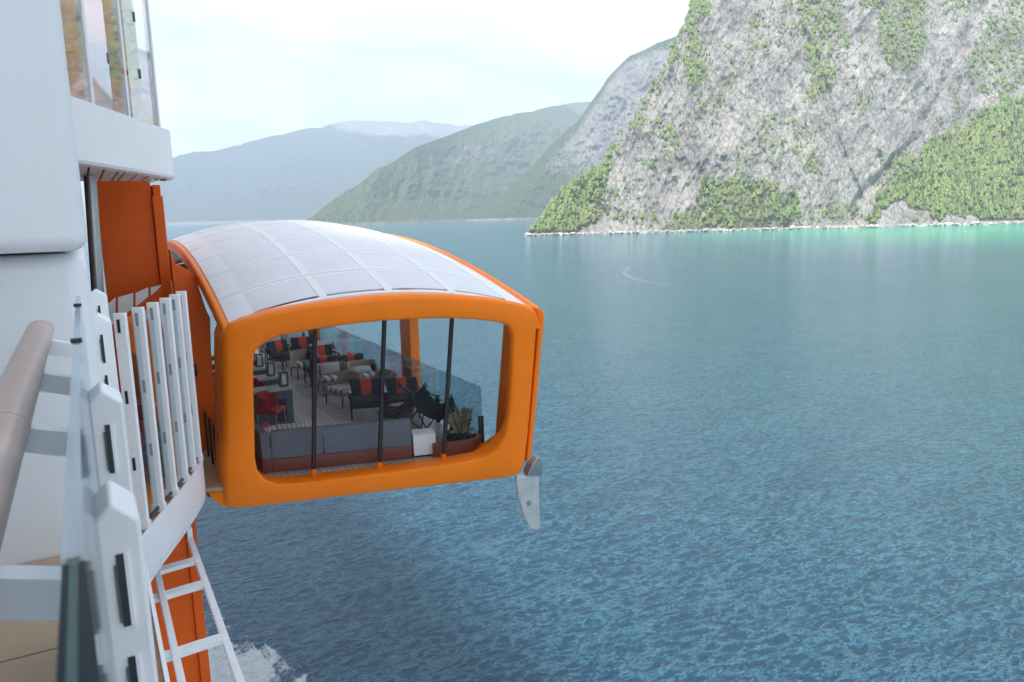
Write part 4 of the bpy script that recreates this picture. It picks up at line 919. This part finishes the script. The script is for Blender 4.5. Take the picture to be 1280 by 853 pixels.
for nm, c, mm, n in (('foliage', (6.02, 13.02), 'dryplant', 130), ('foliage', (6.24, 13.33), 'plant', 130)):
    b = MB()
    for i in range(n):
        a = random.uniform(0, 6.28); r = random.uniform(.02, .22); hh = random.uniform(.05, .38); c0 = Vector((c[0]+r*math.cos(a), c[1]+r*math.sin(a), FZ+.28+hh)); dirv = Vector((math.cos(a)*.5, math.sin(a)*.5, random.uniform(.1, .9))).normalized(); side = dirv.cross(Vector((random.uniform(-1, 1), random.uniform(-1, 1), .3))).normalized(); L_ = random.uniform(.06, .13)
        b.poly([c0-dirv*L_, c0+side*L_*.32, c0+dirv*L_, c0-side*L_*.32])
    b.build(nm, mm, pl)
    for i in range(6): a = random.uniform(0, 6.28); MB().tube([(c[0], c[1], FZ+.25), (c[0]+.12*math.cos(a), c[1]+.12*math.sin(a), FZ+.6)], [.008, .004], 5).build('stem', 'bark', pl)

# slate sectional sofa by the end window
sf = thing('sectional_sofa', 'slate upholstered corner sofa with red-brown base along the end window', 'sofa', (3.7, 13.3, FZ))
sA, sB = np.array([2.56, ynf(2.56)+.62]), np.array([4.97, ynf(4.97)+.62]); sd = (sB-sA)/np.linalg.norm(sB-sA); sn = np.array([-sd[1], sd[0]])
def strip(p0, p1, n_, t, z0, z1): return MB().prism([(p0[0], p0[1], z0), (p1[0], p1[1], z0), (p1[0]+n_[0]*t, p1[1]+n_[1]*t, z0), (p0[0]+n_[0]*t, p0[1]+n_[1]*t, z0)], (0, 0, z1-z0))
mid = sA+(sB-sA)*.36
strip(sA, mid-sd*.005, sn, .15, FZ+.26, FZ+.76).build('back_panel', 'slate', sf, bevel=.018, seg=3); strip(mid+sd*.005, sB, sn, .15, FZ+.26, FZ+.76).build('back_panel', 'slate', sf, bevel=.018, seg=3)
strip(sA+sn*.012, sB+sn*.012, sn, .70, FZ+.01, FZ+.255).build('base', 'redbase', sf, bevel=.008)
strip(sA+sn*.17, sB+sn*.17, sn, .56, FZ+.26, FZ+.42).build('seat_cushion', 'slate', sf, bevel=.03, seg=3)
aD = np.array([-.10, 1.35]); an_ = np.array([-.15, 0])
MB().prism([(sA[0]-.02, sA[1], FZ+.26), (sA[0]-.17, sA[1]+.04, FZ+.26), (sA[0]-.17+aD[0], sA[1]+aD[1]+.04, FZ+.26), (sA[0]-.02+aD[0], sA[1]+aD[1], FZ+.26)], (0, 0, .50)).build('side_panel', 'slate', sf, bevel=.018, seg=3)
MB().prism([(sA[0]-.005, sA[1]+.01, FZ+.01), (sA[0]-.16, sA[1]+.05, FZ+.01), (sA[0]-.16+aD[0], sA[1]+aD[1]+.03, FZ+.01), (sA[0]+aD[0]-.005, sA[1]+aD[1], FZ+.01)], (0, 0, .245)).build('base', 'redbase', sf)
pillow('striped grey pillow leaning on the slate sofa back', (3.25, 13.72, FZ+.58), -.25, .62, .36, 'pinstripe', -.7, grp=None) if False else None
for lab, loc, rz, w, hh, mm, tl in (('large pinstriped pillow on the slate corner sofa', (3.05, 13.78, FZ+.60), -.26, .66, .42, 'pinstripe', -.75), ('small pinstriped pillow in the corner of the slate sofa', (2.72, 13.95, FZ+.58), .4, .40, .36, 'pinstripe', -.6), ('red pillow beside the pinstriped pillows on the slate sofa', (2.70, 14.35, FZ+.56), 1.2, .5, .34, 'red', -.8)):
    o = pillow(lab, loc, rz, w, hh, mm, tl); del o['group']
# bar counters, lanterns, red bar chairs on the inboard side
def make_counter(label, y):
    t = thing('bar_counter', label, 'counter', (2.75, y+.25, FZ), 'slate bar counters along the inboard side', local=True)
    MB().box((0, 0, .45), (1.72, .42, .84)).build('body', 'slate', t, bevel=.015, local=True); MB().box((0, 0, .90), (1.80, .50, .05)).build('counter_top', 'countertop', t, bevel=.008, local=True)
    MB().box((.60, -.215, .45), (.22, .02, .5)).build('recess_panel', 'black', t, local=True); MB().box((0, 0, .015), (1.6, .36, .028)).build('plinth', 'black', t, local=True); return t
C0 = make_counter('slate bar counter nearest the end window', 16.2)
for y, lab in ((17.5, 'second slate bar counter from the end window'), (18.8, 'third slate bar counter from the end window'), (20.1, 'fourth slate bar counter from the end window'), (21.4, 'farthest slate bar counter from the end window')): copy_thing(C0, (2.75, y+.25, FZ), 0, lab)
M['lampglow'] = mat('lantern_paper', (.72, .72, .70), .6, var=.04)
def make_lantern(label, loc):
    t = thing('table_lantern', label, 'lantern', loc, 'black framed lanterns on the bar counters', local=True, rz=.2)
    for sx in (-1, 1):
        for sy in (-1, 1): MB().box((sx*.075, sy*.05, .15), (.022, .022, .30)).build('frame_bar', 'black', t, local=True)
    MB().box((0, 0, .012), (.18, .13, .024)).build('base', 'black', t, local=True); MB().box((0, 0, .305), (.18, .13, .022)).build('cap', 'black', t, local=True)
    MB().box((0, 0, .145), (.115, .07, .23)).build('lamp_shade', 'lampglow', t, bevel=.02, local=True); return t
L0 = make_lantern('black lantern on the bar counter nearest the end window', (3.48, 16.45, FZ+.925))
for y, lab in ((17.75, 'black lantern on the second bar counter'), (19.05, 'black lantern on the third bar counter'), (20.35, 'black lantern on the fourth bar counter')): copy_thing(L0, (3.48, y, FZ+.925), .2, lab)
def make_barchair(label, loc, rz):
    t = thing('bar_chair', label, 'bar chair', loc, 'red bar chairs at the slate counters', rz, local=True)
    for sx in (-1, 1):
        for sy in (-1, 1): MB().tube([(sx*.22, sy*.22, 0), (sx*.19, sy*.19, .62)], [.012, .016], 8).build('leg', 'steel', t, local=True)
    MB().tube([(-.21, -.21, .22), (.21, -.21, .22), (.21, .21, .22), (-.21, .21, .22), (-.21, -.21, .22)], .009, 6).build('foot_rail', 'steel', t, local=True)
    MB().box((0, 0, .665), (.46, .46, .09)).build('seat', 'red', t, bevel=.03, seg=3, local=True)
    b = MB(); rws = []
    for i in range(13):
        a = math.radians(-25+230*i/12); p = Vector((.24*math.cos(a), .03+.22*math.sin(a), 0)); q = Vector((.205*math.cos(a), .03+.185*math.sin(a), 0)); hh = 1.02 if 2 < i < 10 else .94
        rws.append([(p.x, p.y, .68), (p.x*1.05, p.y*1.05, hh), (q.x*1.05, q.y*1.05, hh), (q.x, q.y, .68)])
    b.quadgrid(rws, closed_u=True); b.f.append((0, 1, 2, 3)); b.f.append((48, 51, 50, 49)); b.build('backrest', 'red', t, local=True, smooth=True); return t
H0 = make_barchair('red bar chair at the right end of the nearest slate counter', (3.00, 15.55, FZ), .9)
for loc, rz, lab in (((2.35, 15.6, FZ), .6, 'red bar chair at the middle of the nearest slate counter'), ((2.95, 17.0, FZ), .5, 'red bar chair at the second slate counter, nearest the aisle'), ((2.25, 17.0, FZ), .3, 'red bar chair at the second slate counter, inboard side'),
    ((2.95, 18.3, FZ), .5, 'red bar chair at the third slate counter, nearest the aisle'), ((2.25, 18.3, FZ), .2, 'red bar chair at the third slate counter, inboard side'), ((2.9, 19.6, FZ), .4, 'red bar chair at the fourth slate counter, nearest the aisle'), ((2.2, 19.6, FZ), .1, 'red bar chair at the fourth slate counter, inboard side')): copy_thing(H0, loc, rz, lab)
# bistro chairs on the lower terrace behind the fins
for k, (x, y, lab) in enumerate(((.0, 11.2, 'red chair on the ship terrace behind the nearest white fin'), (.35, 12.0, 'red chair on the ship terrace behind the middle white fins'), (.6, 13.0, 'red chair on the ship terrace behind the farthest white fins'))):
    c = copy_thing(H0, (x, y, -3.8), 2.6, lab, 'red chairs on the ship terrace')
tt_ = thing('terrace_counter', 'dark slate counter on the ship terrace behind the white fins', 'counter', (.2, 13.2, -3.8)); MB().span(-.4, .75, 12.95, 13.35, -3.8, -2.95).build('body', 'slate', tt_, bevel=.01); MB().span(-.42, .78, 12.92, 13.38, -2.945, -2.90).build('counter_top', 'countertop', tt_)
copy_thing(H0, (.55, 13.2, 1.55), 2.4, 'red chair behind the glass of the overhead terrace', 'red chairs on the ship terrace')
# white stair stringer panels behind the fins
ss = thing('stair_balustrade', 'white sloping stair panels in front of the orange tower wall', 'balustrade', (.7, 16.0, -3.8))
edges = [(108, 401, 452), (146, 371, 404), (168, 365.5, 388), (187, 358.5, 374), (203, 355.5, 361)]
for (x0, t0, b0_), (x1, t1, b1_) in zip(edges[:-1], edges[1:]):
    q = [onY(x0+1.5, t0+1, 16.2), onY(x1-1.5, t1+1, 16.2), onY(x1-1.5, b1_-3, 16.2), onY(x0+1.5, b0_-4, 16.2)]; MB().prism(q, (0, .03, 0)).build('panel', 'white', ss)
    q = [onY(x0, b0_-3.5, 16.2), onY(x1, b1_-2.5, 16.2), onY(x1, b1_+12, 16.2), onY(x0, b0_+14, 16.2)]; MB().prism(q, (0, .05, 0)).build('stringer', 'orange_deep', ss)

# ------------------------------------------------------------------ faint foam streak on the fjord
fs_px = smooth_poly([(787, 334), (779, 341), (786, 347), (812, 353), (846, 358), (880, 362)], 2, False)
fp = np.array([onZ(*p, -ZC) for p in fs_px])
b = MB(); rws = []
for i, p in enumerate(fp):
    a, c = fp[max(i-1, 0)], fp[min(i+1, len(fp)-1)]; tg = (c-a)[:2]/np.linalg.norm((c-a)[:2]); nn = np.array([tg[1], -tg[0]])*2.0*(1-.75*i/len(fp)); rws.append([(p[0]-nn[0], p[1]-nn[1], -ZC+.05), (p[0]+nn[0], p[1]+nn[1], -ZC+.05)])
b.quadgrid(rws)
fmat = bpy.data.materials.new('thin_foam'); fmat.use_nodes = True; N, L = fmat.node_tree.nodes, fmat.node_tree.links; bs = N['Principled BSDF']; bs.inputs['Base Color'].default_value = (.55, .6, .62, 1); bs.inputs['Roughness'].default_value = .8
nn_ = N.new('ShaderNodeTexNoise'); nn_.inputs['Scale'].default_value = .4; nn_.inputs['Detail'].default_value = 5; t_ = N.new('ShaderNodeTexCoord'); L.new(t_.outputs['Object'], nn_.inputs['Vector'])
r_ = N.new('ShaderNodeMapRange'); r_.inputs[1].default_value = .38; r_.inputs[2].default_value = .72; r_.inputs[4].default_value = .30; L.new(nn_.outputs['Fac'], r_.inputs[0]); L.new(r_.outputs[0], bs.inputs['Alpha'])
fo2 = b.build('foam_streak', fmat); fo2['kind'] = 'stuff'

# ------------------------------------------------------------------ haze
hz = MB().span(-14200, 14200, -14200, 14200, -ZC-6, 1750); hzm = bpy.data.materials.new('haze_air'); hzm.use_nodes = True; N, L = hzm.node_tree.nodes, hzm.node_tree.links; N.clear()
o_ = N.new('ShaderNodeOutputMaterial'); pv = N.new('ShaderNodeVolumePrincipled'); pv.inputs['Color'].default_value = (.60, .78, 1.0, 1); pv.inputs['Density'].default_value = 1.35e-4; pv.inputs['Anisotropy'].default_value = .1
L.new(pv.outputs[0], o_.inputs['Volume']); hob = hz.build('haze', hzm); hob['kind'] = 'stuff'

for o in sc.objects:
    if '_o' in o: del o['_o']
